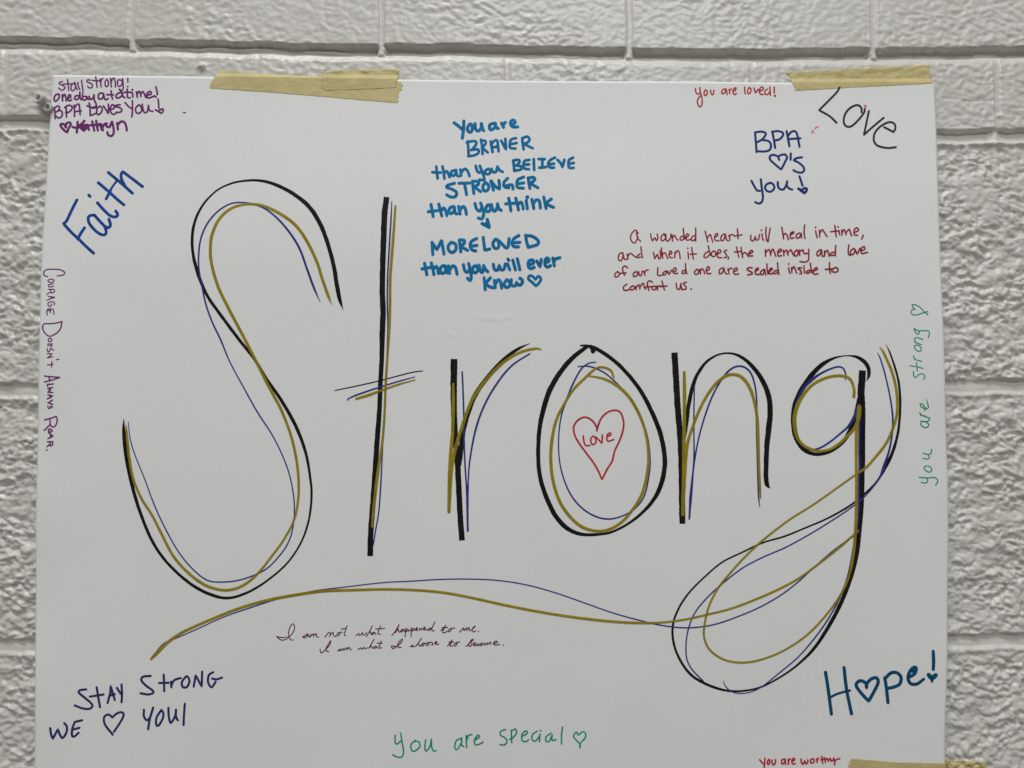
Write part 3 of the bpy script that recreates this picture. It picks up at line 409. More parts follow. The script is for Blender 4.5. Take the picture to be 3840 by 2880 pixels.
     '-1825,-1962,85 -1784,-1971 -1741,-1965,54/-1825,-1962,85 -1801,-1984 -1775,-1990 -1741,-1975 -1699,-1933 -1688,-1895 -1695,-1867 -1712,-1873 -1729,-1907 -1733,-1946 -1720,-1984 -1696,-1990/-1587,-1942,85 -1609,-1959 -1617,-1972 -1600,-1970 -1583,-1946/-1626,-1967,85 -1604,-1955/-1583,-1946,85 -1578,-1967 -1566,-1959/-1561,-1946,85 -1563,-1965/-1561,-1959,85 -1540,-1942 -1540,-1963/-1538,-1957,85 -1519,-1940 -1518,-1963 -1501,-1968/-1452,-1968,85 -1424,-1934 -1411,-1938 -1415,-1964/-1413,-1955,85 -1390,-1930 -1386,-1955 -1368,-1964/-1347,-1934,85 -1362,-1951 -1351,-1960 -1336,-1943 -1343,-1934 -1317,-1930/-1281,-1881,85 -1296,-1926 -1304,-1947 -1291,-1958/-1326,-1907,85 -1291,-1902/-1212,-1956,85 -1188,-1939! -1186,-1956 -1175,-1952 -1162,-1930! -1158,-1952 -1141,-1948 -1132,-1931/-1085,-1882,85 -1111,-1931 -1132,-1965/-1124,-1948,85 -1102,-1926 -1094,-1948/-1068,-1931,85 -1089,-1939 -1085,-1952 -1068,-1935 -1059,-1948/-1021,-1882,85 -1038,-1922 -1042,-1944 -1021,-1946/-1059,-1907,85 -991,-1903/-1488,-2061,85 -1487,-2078 -1479,-2089 -1449,-2066 -1415,-2028 -1407,-1994 -1428,-2028 -1445,-2061 -1432,-2078 -1421,-2079/-1352,-2075,85 -1333,-2058 -1342,-2072 -1329,-2070 -1320,-2058 -1312,-2070/-1307,-2056,85 -1303,-2070! -1286,-2049 -1282,-2066! -1265,-2045 -1260,-2062 -1247,-2062/-1194,-2062,85 -1174,-2050! -1166,-2062 -1149,-2045! -1144,-2058 -1123,-2050/-1072,-1986,85 -1097,-2029 -1114,-2058! -1093,-2037 -1084,-2054/-1063,-2037,85 -1076,-2052 -1063,-2054 -1050,-2039 -1046,-2054/-1016,-1999,85 -1029,-2033 -1033,-2054 -1013,-2050/-1046,-2016,85 -1007,-2016/-934,-1955,85 -906,-1923 -877,-1872 -898,-1918 -906,-1935/-902,-1927,85 -885,-1906 -881,-1931 -863,-1923/-851,-1908,85 -866,-1923 -859,-1931 -842,-1910 -838,-1927/-829,-1906,85 -829,-1936 -831,-1968/-829,-1919,85 -812,-1906 -807,-1919 -825,-1927/-782,-1897,85 -784,-1932 -784,-1966/-782,-1915,85 -765,-1902 -760,-1915 -779,-1923/-747,-1915,85 -734,-1902 -743,-1898 -749,-1915 -734,-1919/-721,-1906,85 -721,-1919! -704,-1900 -700,-1915/-687,-1911,85 -674,-1898 -683,-1893 -689,-1911 -674,-1915 -661,-1911/-635,-1898,85 -653,-1911 -644,-1919 -627,-1902/-601,-1853,85 -622,-1902 -622,-1921 -605,-1921/-807,-1923,85 -786,-1915/-760,-1917,85 -747,-1910/-517,-1879,85 -532,-1911 -541,-1932 -523,-1937 -506,-1924/-545,-1898,85 -502,-1896/-554,-1919,85 -536,-1907/-485,-1907,85 -498,-1924 -485,-1930 -472,-1911 -480,-1905 -446,-1901/-409,-1933,85 -377,-1899! -375,-1924! -355,-1897! -353,-1922! -334,-1895 -332,-1918 -321,-1920/-312,-1912,85 -287,-1890 -295,-1890 -312,-1916 -299,-1931 -282,-1923/-261,-1929,85/-938,-2040,85 -906,-2038/-938,-2040,85 -927,-2057 -901,-2046 -859,-2008 -852,-1985 -872,-1999 -889,-2029 -880,-2048 -861,-2048/-790,-2042,85 -768,-2030 -781,-2042 -760,-2042/-704,-1979,85 -730,-2017 -751,-2042! -730,-2021 -719,-2038 -704,-2030/-695,-2017,85 -706,-2032 -695,-2038 -682,-2021 -695,-2017 -669,-2017/-657,-2013,85 -669,-2028 -656,-2034 -644,-2017 -657,-2013 -626,-2009/-622,-2011,85 -613,-2028 -626,-2030/-596,-2017,85 -583,-2009 -592,-2005 -601,-2017 -588,-2026 -570,-2024/-502,-2039,85 -480,-2014 -465,-1990 -476,-2018 -482,-2037 -463,-2039/-491,-2009,85 -454,-2009/-437,-2014,85 -452,-2031 -441,-2039 -428,-2022 -437,-2014 -407,-2007/-357,-2042,85 -321,-2010 -301,-1989 -317,-1993 -334,-2023 -334,-2042 -316,-2035 -312,-2018/-299,-2031,85 -286,-2018 -295,-2014 -301,-2031 -286,-2038/-265,-2019,85 -276,-2031 -260,-2036/-239,-2019,85 -252,-2029 -239,-2036 -226,-2023 -239,-2017/-217,-2019,85 -215,-2034! -196,-2015 -194,-2032! -170,-2010 -166,-2027/-148,-2023,85 -114,-2011 -127,-2002 -144,-2015 -136,-2032 -97,-2028/-286,-2036,85 -273,-2025/-260,-2033,85 -248,-2027/-69,-2034,85'),
    ('msg', 'stay_strong', None, 'dark_navy',
     '-3276,-2355,179 -3323,-2361 -3329,-2380 -3284,-2419 -3239,-2458 -3226,-2484 -3251,-2503 -3301,-2498 -3358,-2475/-3197,-2340,179 -3182,-2420 -3168,-2491/-3246,-2410,179 -3144,-2395/-3111,-2459,179 -3093,-2383 -3091,-2329! -3074,-2383 -3057,-2437/-3099,-2405,179 -3058,-2393/-3043,-2345,179 -3013,-2390/-3008,-2320,179 -3003,-2390 -3005,-2454/-2788,-2257,180 -2845,-2263 -2858,-2289 -2825,-2328,179 -2773,-2366 -2766,-2386 -2804,-2398 -2862,-2388/-2688,-2249,180 -2682,-2374/-2722,-2312,180 -2651,-2310/-2632,-2303,180 -2628,-2345/-2628,-2329,180 -2607,-2291 -2558,-2275/-2517,-2263,180 -2548,-2304 -2541,-2343 -2509,-2343 -2490,-2298 -2504,-2266 -2517,-2263/-2457,-2340,180 -2444,-2254! -2396,-2341! -2394,-2228/-2310,-2232,180 -2342,-2254 -2348,-2306 -2321,-2347 -2290,-2306/-2316,-2280,180 -2284,-2287 -2242,-2274/-3533,-2640,178 -3526,-2685 -3513,-2721! -3477,-2649! -3464,-2687 -3442,-2717 -3415,-2677 -3413,-2632 -3432,-2606/-3302,-2588,179 -3355,-2599! -3373,-2653 -3372,-2703,178 -3353,-2707,179 -3325,-2682/-3363,-2656,179 -3320,-2644/-2834,-2513,179 -2833,-2564 -2810,-2593 -2791,-2577/-2764,-2498,179 -2788,-2584 -2799,-2660/-2702,-2517,179 -2736,-2571 -2739,-2622 -2722,-2635 -2691,-2584 -2686,-2540 -2702,-2517/-2648,-2502,179 -2643,-2572 -2626,-2614 -2595,-2560 -2590,-2515/-2590,-2515,179 -2589,-2566 -2575,-2595/-2523,-2471,180 -2528,-2554,179 -2530,-2631'),
    ('heart', 'stay_heart', 'stay_strong', 'dark_navy',
     '-3067,-2699,179 -3126,-2625 -3137,-2574 -3122,-2552 -3096,-2549 -3073,-2571! -3045,-2543 -3007,-2530 -2987,-2550 -3012,-2607 -3058,-2677'),
    ('msg', 'special', None, 'green',
     '-904,-2722,125 -904,-2772 -890,-2787 -861,-2765/-862,-2705,125 -850,-2776 -839,-2841 -849,-2883 -882,-2887 -922,-2869/-748,-2759,125 -781,-2791 -777,-2834 -751,-2841 -712,-2805 -723,-2770 -752,-2766/-668,-2756,125 -675,-2813 -664,-2841 -635,-2806 -625,-2752/-625,-2752,125 -621,-2813 -606,-2842 -588,-2838/-389,-2743,125 -432,-2764 -443,-2814 -425,-2832 -392,-2778 -392,-2746/-392,-2746,125 -389,-2800 -374,-2807/-356,-2725,126 -352,-2818,125/-352,-2764,125 -338,-2725,126 -312,-2718/-294,-2765,125 -254,-2736,126 -265,-2722 -291,-2757 -287,-2793,125 -258,-2793 -225,-2776,126/-50,-2680,126 -87,-2694 -90,-2723 -54,-2744 -39,-2773 -61,-2798 -94,-2794/-7,-2687,126 -3,-2780/-7,-2694,126 26,-2677 33,-2709 4,-2745 -18,-2755/77,-2734,126 117,-2710 106,-2692 77,-2716 77,-2763 106,-2774 128,-2760/194,-2696,126 161,-2717 153,-2756 179,-2771 208,-2739/215,-2717,126 212,-2775/221,-2692,126/303,-2711,126 263,-2739 263,-2771 288,-2772 310,-2725/310,-2725,126 310,-2765 339,-2761/391,-2665,126 383,-2726 383,-2794'),
    ('heart', 'special_heart', 'special', 'green',
     '511,-2726,126 500,-2705 478,-2726 482,-2748 525,-2798 525,-2831! 529,-2791 566,-2748 569,-2713 544,-2702 522,-2723'),
    ('msg', 'hope', None, 'petrol',
     '2454,-2260,271 2474,-2400 2495,-2581/2600,-2224,271 2618,-2396 2653,-2580/2478,-2458,206 2542,-2428,195 2609,-2408 2644,-2401/2919,-2304,271 2931,-2388 2941,-2495/2923,-2307,271 2967,-2267,272 3014,-2265 3047,-2300 3036,-2351,271 2993,-2374 2939,-2386/3108,-2300,271 3155,-2271 3165,-2225,272 3137,-2230 3108,-2272 3103,-2318,271 3126,-2351 3172,-2350 3223,-2312,217/3137,-2253,272 3151,-2243/3299,-2097,250 3300,-2167,271 3296,-2237,250'),
    ('heart', 'hope_heart', 'hope', 'petrol',
     '2775,-2378,271 2771,-2350 2752,-2332 2719,-2327 2693,-2355 2709,-2392 2755,-2448 2790,-2483! 2832,-2411 2866,-2341 2857,-2306 2833,-2304 2805,-2318 2776,-2350 2775,-2374'),
    ('heart', 'hope_small_heart', 'hope', 'petrol',
     '3261,-2280,347 3285,-2304 3313,-2281/3269,-2295,325 3304,-2294/3285,-2311,325 3285,-2331,184'),
    ('msg', 'worthy', None, 'red',
     '1928,-2928,136 1952,-2958/1968,-2916,136 1965,-2955 1961,-2994/1996,-2927,136 1986,-2948 1994,-2966 2006,-2948 2003,-2928 1996,-2927/2022,-2932,136 2027,-2962 2040,-2965 2051,-2945 2049,-2927/2122,-2924,136 2102,-2929 2098,-2952 2105,-2962 2122,-2946 2124,-2926/2126,-2926,136 2130,-2964/2150,-2926,136 2152,-2963/2151,-2940,136 2165,-2923/2180,-2943,136 2201,-2930 2194,-2918 2180,-2930 2180,-2956 2193,-2963 2204,-2957/2250,-2925,136 2256,-2957 2268,-2964 2279,-2934! 2289,-2961 2302,-2951 2303,-2931/2337,-2921,136 2323,-2938 2330,-2956 2347,-2951 2354,-2931 2337,-2921/2373,-2925,136 2377,-2951/2376,-2938,136 2386,-2918/2412,-2907,136 2417,-2932 2420,-2958/2405,-2932,136 2436,-2925/2432,-2915,136 2442,-2952/2439,-2935,136 2453,-2919 2463,-2945! 2480,-2919 2486,-2942 2500,-2936 2507,-2919/2507,-2919,136 2514,-2942 2513,-2969/2514,-2942,136 2531,-2929 2555,-2924'),
    ('msg', 'love_tilted', None, 'ink_black',
     '2651,2402,164 2627,2363 2565,2298 2479,2213,163! 2551,2172 2586,2143 2618,2109/2824,2198,164 2825,2227 2808,2252 2780,2256 2729,2230 2693,2187 2677,2136,163 2680,2100 2700,2079 2732,2079 2775,2112 2826,2169,164 2849,2206 2849,2224/2884,2208,164 2863,2119,163 2836,2009! 2889,2058 2944,2105 3002,2152,164/3003,2075,163 3041,2055 3077,2034! 3094,2066 3088,2102 3057,2117,164 3014,2106,163 2964,2073 2927,2029 2914,1975 2927,1936 2961,1914 3027,1902 3091,1909'),
    ('msg', 'smudge', None, 'pink',
     '2845,2256,73 2866,2256/2850,2247,73 2868,2245/2854,2252,73 2858,2233,105/2851,2234,73 2860,2242'),
    ('msg', 'smudge_left', None, 'pink',
     '2444,2063,72 2450,2074 2457,2067 2462,2078 2473,2071/2446,2061,72 2471,2074/2411,2020,72 2423,2045 2428,2031 2440,2024/2413,2022,72 2426,2038/2426,2045,72 2446,2061,32'),
    ('msg', 'speck', None, 'dark_navy',
     '-2627,2171,96 -2615,2167,128'),
    ('letter', 'S', None, 'black',
     '-1331,579,36 -1359,665,309 -1384,787,345 -1409,934,327 -1460,1114,328 -1519,1263,347 -1611,1404 -1744,1512,311 -1893,1587,275 -2008,1615,220 -2106,1615,183 -2220,1595,165 -2341,1537,146 -2444,1428,183 -2505,1304,219 -2528,1180,237 -2523,1048 -2496,925,273 -2454,803,272 -2395,680,254 -2296,542 -2148,347 -2028,197,255 -1925,32,254 -1810,-132,268 -1695,-333,282 -1617,-534,239 -1578,-735,197 -1566,-885,183 -1587,-1072,168 -1648,-1246,154 -1758,-1407 -1918,-1543,168 -2067,-1629,196 -2215,-1666,223 -2364,-1628,251 -2514,-1541,237 -2678,-1392,224 -2793,-1231,238 -2883,-1032,252 -2950,-833,280 -2997,-633,337 -3022,-483 -3035,-358,253 -3036,-283,70'),
    ('stroke', 'S_gold', 'S', 'gold',
     '-1421,625,53 -1448,689,228 -1498,828,245 -1540,958,246 -1615,1114 -1706,1246 -1822,1337 -1954,1404,229 -2052,1424,211 -2134,1420,194 -2231,1387,211 -2318,1304,229 -2372,1180,246 -2383,1048 -2367,925,245 -2316,762 -2249,624 -2166,469 -2100,347 -2015,184,232 -1912,-18 -1809,-207,231 -1731,-408,217 -1686,-597 -1668,-759,203 -1670,-909,190 -1699,-1059,176 -1773,-1208 -1871,-1345 -1969,-1469,189 -2068,-1555,216 -2166,-1598 -2266,-1601 -2390,-1560,229 -2516,-1467,216 -2629,-1343 -2719,-1181 -2797,-1032,203 -2886,-895 -2951,-746 -2986,-583 -3005,-433,190 -3016,-333,109'),
    ('stroke', 'S_blue', 'S', 'pen_blue',
     '-1512,642,49 -1562,754,175 -1620,909 -1671,1048,176 -1737,1164 -1837,1287,156 -1945,1379,137 -2052,1424,117 -2150,1438 -2240,1424 -2336,1362,127 -2415,1262,137 -2460,1147 -2474,1032,136 -2472,909 -2445,770 -2411,623 -2360,485 -2289,339 -2217,171,106 -2113,-18 -1998,-220,121 -1882,-396,106 -1792,-572 -1734,-734,105 -1701,-922 -1705,-1096 -1747,-1246 -1846,-1382 -1944,-1462 -2105,-1524 -2254,-1542 -2366,-1527 -2479,-1442 -2593,-1306 -2695,-1132 -2786,-945 -2864,-746,90 -2943,-558 -2983,-433 -3001,-301,60'),
    ('letter', 't', None, 'black',
     '=-996,1483,446 -1011,1353,468 -1017,1141,467 -1022,930,443 -1024,721,442 -1017,565 -1022,408 -1025,200,371 -1034,14 -1039,-162 -1046,-290,394 -1058,-455,416 -1069,-640 -1088,-948,438 -1102,-1153 -1106,-1345,460/-1388,-54,93 -1208,-17,104 -1032,24 -795,86 -704,99,93'),
    ('stroke', 't_blue', 't', 'pen_blue',
     '-955,1447,75 -960,1300,125 -971,1088,138 -983,826,125 -984,617 -978,460 -984,200,124 -991,-7,112 -995,-125 -1009,-383 -1018,-589,111 -1027,-794,124 -1041,-999,111 -1066,-1153 -1081,-1255,86/-1281,-131,62! -1288,-121,99 -1207,-85,137 -1053,-33,124 -887,19,112 -765,52,75'),
    ('stroke', 't_gold', 't', 'gold',
     '-926,1411,158 -932,1300,203 -945,1088,225 -962,826 -963,617,224 -967,429,202 -981,200,190 -993,-7 -1000,-228 -1014,-434,201 -1039,-620,223 -1063,-805,245 -1083,-999,222 -1092,-1117,156/-1222,-119,201 -1125,-90,223 -1011,-48,179 -887,-5,157 -763,29,101'),
    ('letter', 'r', None, 'black',
     '=-457,194,544 -459,-30,520 -456,-232,475 -445,-434,452 -430,-585,451 -419,-785 -406,-1035,450 -391,-1225/-413,-635,338 -400,-514,384 -380,-353,407 -340,-212 -285,-81,385 -184,61,340 -73,182,317 39,269,250 135,315,68'),
    ('stroke', 'r_blue', 'r', 'pen_blue',
     '-393,91,133 -386,-51 -380,-232 -377,-434 -369,-635 -356,-835 -346,-1150,169/-346,-1150,120 -344,-785,121 -329,-585,133 -284,-353,157 -214,-162,158 -113,10 -2,142,146 140,237,109'),
    ('stroke', 'r_gold', 'r', 'gold',
     '-463,-4,196 -462,-182,262 -468,-383,261 -480,-534,283 -490,-735 -494,-1001,260/-492,-1001,217 -475,-685,261 -445,-514 -385,-313 -315,-131,262 -204,30 -63,172,241 69,249,219 181,276,197 224,271,131'),
    ('letter', 'o', None, 'black',
     '590,293,310 471,198,376 372,79,398 293,-59,420 248,-197,397 218,-335,353 205,-492,330 208,-649 232,-786,352 286,-933,374 350,-1050 438,-1138,351 536,-1178,286 634,-1183,242 762,-1168,198 891,-1110 1010,-1023,242 1109,-915,309 1169,-798,375 1200,-660 1196,-532,376 1162,-375 1094,-207,354 1015,-59,332 917,70,310 808,179 679,268 600,297,244 541,301,133/620,292,332 640,273,421 638,256,377'),
    ('stroke', 'o_blue', 'o', 'pen_blue',
     '659,170,95 600,159,107 540,109,130 470,-20,142 421,-148 386,-256,118 366,-414,106 370,-590 405,-747,118 468,-884,130 556,-982 655,-1041 753,-1061 852,-1042,106 960,-983,118 1040,-876 1081,-690,106 1084,-552,107 1063,-404 1014,-256,119 945,-128,107 857,-29,119 738,79 619,134 520,136,95'),
    ('stroke', 'o_gold', 'o', 'gold',
     '802,50,149 778,104,192 718,129 659,119 579,50,213 480,-49 411,-158 351,-276,234 317,-414,255 303,-571 316,-737 360,-894,254 428,-1011 527,-1109 635,-1151,233 743,-1147 851,-1091 941,-993,234 1020,-866,255 1061,-709,234 1072,-552,213 1048,-375 994,-227,235 916,-98,256 817,-9,235 718,40,192 604,62,128'),
    ('letter', 'n', None, 'black',
     '=1284,247,498 1295,47 1306,-175,497 1323,-397,477 1330,-574,457 1335,-750,496 1336,-971,495 1337,-1100,475/1358,-423,258 1377,-308,298 1391,-184,318 1424,-33,319 1465,74,279 1537,172,219 1627,228,160 1717,242 1806,217,240 1895,146,319 1974,39,379 2027,-86,419 2041,-219,438 2028,-353,458 2012,-486,418 2005,-619,398 2002,-734,378 2010,-796,358 2028,-819,119'),
    ('stroke', 'n_blue', 'n', 'pen_blue',
     '1440,-17,107 1435,-219,117 1433,-397 1433,-574,128 1423,-706,149 1405,-883,234 1391,-1063,127/1393,-1059,127 1418,-750,149 1442,-574,128 1479,-397 1534,-219,139 1597,-68 1679,65,150 1751,128 1823,137 1885,92 1920,-6,139 1935,-148,128 1930,-308,117 1933,-530 1937,-751 1942,-901 1950,-968,64'),
    ('stroke', 'n_gold', 'n', 'gold',
     '1360,90,231 1361,-60,288 1359,-264 1353,-485,287 1351,-706 1343,-927 1340,-1030,248/1345,-1030,172 1360,-706,249 1380,-485 1426,-335,230 1498,-166 1589,-24,250 1679,56 1751,74 1822,48,269 1884,-41 1923,-175,250 1939,-308 1944,-486,230 1947,-663,211 1952,-796,192 1957,-897,134'),
    ('letter', 'g', None, 'black',
     '2808,22,43 2827,61,243 2828,118,314 2800,169,328 2740,211,257 2663,223,100 2573,210,157 2483,169,314 2399,99,385 2321,-3,428 2263,-99,385 2230,-194,370 2222,-289,356 2231,-385,370 2265,-473,356 2321,-530,341 2391,-556,284 2474,-550,242 2545,-518,256 2616,-461,285 2674,-372,399 2714,-283,456 2738,-194 2755,-118/=2780,107,543 2773,29,571 2765,-67 2767,-162,599 2772,-258,513 2770,-385,484 2768,-512 2766,-638,469 2761,-691,473 2760,-805,435 2754,-975,383 2738,-1145,357 2712,-1338,383 2664,-1518,357 2593,-1699,331 2499,-1878,305 2371,-2068,254 2232,-2202,177 2083,-2302,152 1934,-2373 1786,-2400,164 1661,-2393,190 1536,-2354,215 1412,-2286 1334,-2196,202 1278,-2084,190 1254,-1972 1262,-1861,177 1314,-1738,165 1395,-1626,152 1510,-1514,140 1648,-1402 1809,-1324 1969,-1251 2142,-1201,153 2314,-1133,140 2487,-1060,153 2660,-964,166 2776,-873 2880,-770,154 2951,-657,270 3010,-537,256 3051,-398,214 3069,-258,200 3074,-118 3063,22,186 3033,144,171 2997,252,129 2966,317,36'),
    ('stroke', 'g_blue', 'g', 'pen_blue',
     '2640,27,61 2645,73,122 2624,124,138 2579,135 2508,112,153 2431,73,183 2366,22,229 2315,-29,183 2262,-118,153 2242,-226,137 2244,-353 2271,-461,122 2322,-508 2379,-519,137 2443,-502,152 2520,-454 2598,-391,153 2662,-334,198 2708,-258,229 2747,-169/2753,-194,153 2748,-385 2743,-512,152 2744,-664,168 2737,-748,164 2731,-975 2715,-1145,137 2690,-1270 2665,-1405 2629,-1541,123 2570,-1687 2488,-1833 2383,-1979,122 2244,-2135,109 2095,-2257 1957,-2362,95 1865,-2406,81 1774,-2417 1706,-2399 1661,-2355 1650,-2321,54/1491,-2320,108 1413,-2241 1368,-2163 1357,-2062 1375,-1929,109 1428,-1795 1531,-1672 1658,-1560 1807,-1448 1968,-1364 2141,-1291 2313,-1201 2486,-1099 2660,-986 2775,-895,110 2892,-759,123 2932,-664,213 2978,-537,168 3003,-417,153 3014,-290 3003,-162,138 2980,-29,122 2950,105 2919,207,107 2899,248,38'),
    ('stroke', 'g_gold', 'g', 'gold',
     '2707,-103,234 2708,-35 2680,35 2623,62 2546,61 2469,41 2385,-3,248 2321,-67,261 2262,-162,316 2235,-258 2237,-353 2259,-435,274 2303,-486,233 2366,-518 2424,-531,206 2500,-521,219 2577,-480,247 2655,-410 2707,-353 2736,-289 2747,-232,344 2747,-181,330/2747,-188,275 2737,-258,247 2725,-385,275 2720,-512,247 2719,-651 2719,-691 2716,-918,246 2705,-1145 2689,-1315,221 2653,-1496,197 2582,-1653,172 2477,-1799 2326,-1956,171 2165,-2067,159 2005,-2139 1845,-2177,171 1709,-2171 1607,-2131 1533,-2064 1500,-1974 1507,-1873 1542,-1739 1612,-1605 1704,-1493,172 1819,-1369 1946,-1251 2073,-1150 2200,-1059,160 2374,-952 2547,-833 2709,-719,173 2792,-664,206 2869,-581,220 2947,-486 3000,-385 3040,-270 3051,-162 3043,-35 3013,93 2970,201,207 2939,265,165 2916,292,41'),
    ('flourish', 'flourish', None, 'pen_blue',
     '2737,-1168,109 2541,-1303 2379,-1439 2240,-1562 2102,-1663 1941,-1752 1781,-1819 1621,-1874 1484,-1901 1336,-1908 1166,-1888,108 1015,-1854 789,-1791,95 563,-1711 337,-1632 111,-1570 -114,-1535 -340,-1524 -565,-1526 -790,-1539 -1007,-1550,87 -1316,-1585 -1521,-1610,99 -1675,-1640 -1829,-1675 -2033,-1741 -2237,-1811,86 -2439,-1902 -2591,-1967 -2691,-2012,123 -2781,-2117'),
    ('stroke', 'flourish_gold', 'flourish', 'gold',
     '2726,-1156,123 2598,-1270,197 2425,-1405,172 2252,-1528 2080,-1618,184 1896,-1696 1713,-1762,171 1530,-1806 1348,-1844 1166,-1866 959,-1868,207 676,-1846,219 337,-1800,207 -2,-1737 -340,-1663 -565,-1624 -790,-1606 -1007,-1601,201 -1213,-1606,212 -1470,-1615,223 -1727,-1650,234 -1931,-1690,222 -2135,-1751 -2338,-1831,211 -2541,-1921,222 -2661,-2002,244 -2741,-2082,265 -2785,-2127,199'),
]

def parse(s):
    butt = s.startswith('='); pts = []; w = 20
    for tok in s.lstrip('=').split():
        c = tok.endswith('!'); a = [int(k) for k in tok.rstrip('!').split(',')]
        if len(a) > 2: w = a[2]
        pts.append((a[0]/10000, a[1]/10000, w/100000, c))
    return pts, butt

def centre_line(pts):
    """smooth runs between corner points -> list of (x, z, w)"""
    runs = [[]]
    for p in pts:
        runs[-1].append(np.array(p[:3]))
        if p[3]: runs.append([np.array(p[:3])])
    out = []
    for r in runs:
        if len(r) == 1:
            if not out: out.append(r[0])
            continue
        e = [2*r[0]-r[1]]+r+[2*r[-1]-r[-2]]; e[0][2] = r[0][2]; e[-1][2] = r[-1][2]
        for i in range(1, len(e)-2):
            L = np.hypot(*(e[i+1]-e[i])[:2]); n = max(3, int(L/0.0009))
            for t in np.arange(n)/n:
                q = cr(e[i-1], e[i], e[i+1], e[i+2], t); q[2] = max(0.00015, q[2])
                if not out or np.hypot(*(q-out[-1])[:2]) > 1e-6: out.append(q)
        out.append(r[-1])
    return out

rng = random.Random(4)
PROFILE = ((-1.0, -0.00005), (-0.82, 0.00002), (0.0, 0.00004), (0.82, 0.00002), (1.0, -0.00005))
def ribbon(pts, butt, lift, V, Fc, rough_edge):
    cl = centre_line(pts)
    if len(cl) == 1:                                   # a dot
        x, z, w = cl[0]; base = len(V); n = 14; V.append((x, z, lift+0.00004))
        for k in range(n):
            a = 2*math.pi*k/n; r = w*0.62*(1+0.12*math.sin(3*a+x*999)); V.append((x+r*math.cos(a), z+r*math.sin(a), lift-0.00004))
        for k in range(n): Fc.append((base, base+1+k, base+1+(k+1) % n))
        return
    P = np.array(cl); T = np.gradient(P[:, :2], axis=0); T /= np.maximum(1e-9, np.hypot(T[:, 0], T[:, 1]))[:, None]
    rows = [(P[i, 0], P[i, 1], P[i, 2]/2, T[i]) for i in range(len(P))]
    if not butt:                                       # rounded ends
        def cap(p, t, r, sgn):
            o = []
            for a in (20, 45, 68, 84):
                a = math.radians(a); o.append((p[0]+sgn*t[0]*r*math.sin(a), p[1]+sgn*t[1]*r*math.sin(a), max(r*math.cos(a), 1e-5), t))
            return o
        rows = cap(P[0], T[0], P[0, 2]/2, -1)[::-1]+rows+cap(P[-1], T[-1], P[-1, 2]/2, 1)
    ph = rng.random()*50
    base = len(V)
    for k, (x, z, r, t) in enumerate(rows):
        jl = 1+rough_edge*(math.sin(k*1.9+ph)*0.4+math.sin(k*0.47+ph*2)*0.6+rng.uniform(-0.5, 0.5)); jr = 1+0.35*rough_edge*(math.sin(k*1.3+ph*3)+rng.uniform(-0.5, 0.5))
        for u, dh in PROFILE:
            rr = r*(jl if u < 0 else jr)
            V.append((x-t[1]*u*rr, z+t[0]*u*rr, lift+dh))
    m = len(PROFILE)
    for k in range(len(rows)-1):
        for j in range(m-1):
            a = base+k*m+j; Fc.append((a, a+1, a+m+1, a+m))

LAYER = {'black': 0.00007, 'pen_blue': 0.00017, 'gold': 0.00027}
def ink_mesh(name, strokes, ink, parent):
    V, Fc = [], []; lay = 0.00024 if ink == 'ink_black' else LAYER.get(ink, 0.00007)
    for k, s in enumerate(strokes.split('/')):
        pts, butt = parse(s)
        ribbon(pts, butt, lay+k*0.0000015, V, Fc, 0.07 if ink == 'black' else 0.035)
    verts = []
    for x, z, h in V:
        sh = sheet_h(x, z)
        if sh is None: sh = paper_h(x, z)
        verts.append((x, -(sh+h), z))
    o = mesh_obj(name, verts, Fc, INK[ink], parent)
    return o

LABELS = {
    'purple_note': 'purple note of four lines, stay strong, one day at a time, with a signature',
    'faith': 'the word Faith in blue, slanting upward',
    'courage': 'purple capitals running down the edge, courage doesn\'t always roar',
    'braver': 'bright blue bold lettering, you are braver than you believe',
    'loved': 'small red writing, you are loved',
    'bpa_you': 'navy lettering of three lines with a heart in the middle',
    'wounded': 'dark red handwriting of four lines, a wounded heart will heal in time',
    'strong_side': 'green writing running up the edge, you are strong',
    'love_heart': 'red word Love inside a red heart',
    'become': 'small maroon cursive of two lines, I am not what happened to me',
    'stay_strong': 'dark navy capitals, stay strong we love you',
    'special': 'green writing, you are special',
    'hope': 'bold petrol blue word Hope with a heart for its o',
    'worthy': 'small red writing, you are worthy',
    'love_tilted': 'black word Love tilted steeply downward',
    'smudge': 'pink ink smudge touching the tilted word Love',
    'smudge_left': 'pink ink smudge right of the navy lettering',
    'speck': 'tiny dark pen dot right of the purple note',
    'S': 'tall capital S', 't': 'letter t with three crossbars', 'r': 'letter r', 'o': 'letter o shaped like an egg', 'n': 'letter n', 'g': 'letter g with a long looping tail',
    'flourish': 'long wavy underline in gold and blue',
}
NAMES = {'msg': 'handwritten_message', 'heart': 'heart_drawing', 'letter': 'large_letter', 'flourish': 'wavy_underline', 'stroke': 'pen_stroke'}
built = {}
for kind, key, par, ink, strokes in STROKES:
    name = NAMES[kind]
    if kind == 'stroke': name = 'gold_stroke' if ink == 'gold' else 'blue_stroke'
    if key.startswith('smudge') or key == 'speck': name = 'ink_smudge'
    o = ink_mesh(name, strokes, ink, built[par] if par else poster)
    if key in LABELS: o['label'] = LABELS[key]
    built[key] = o

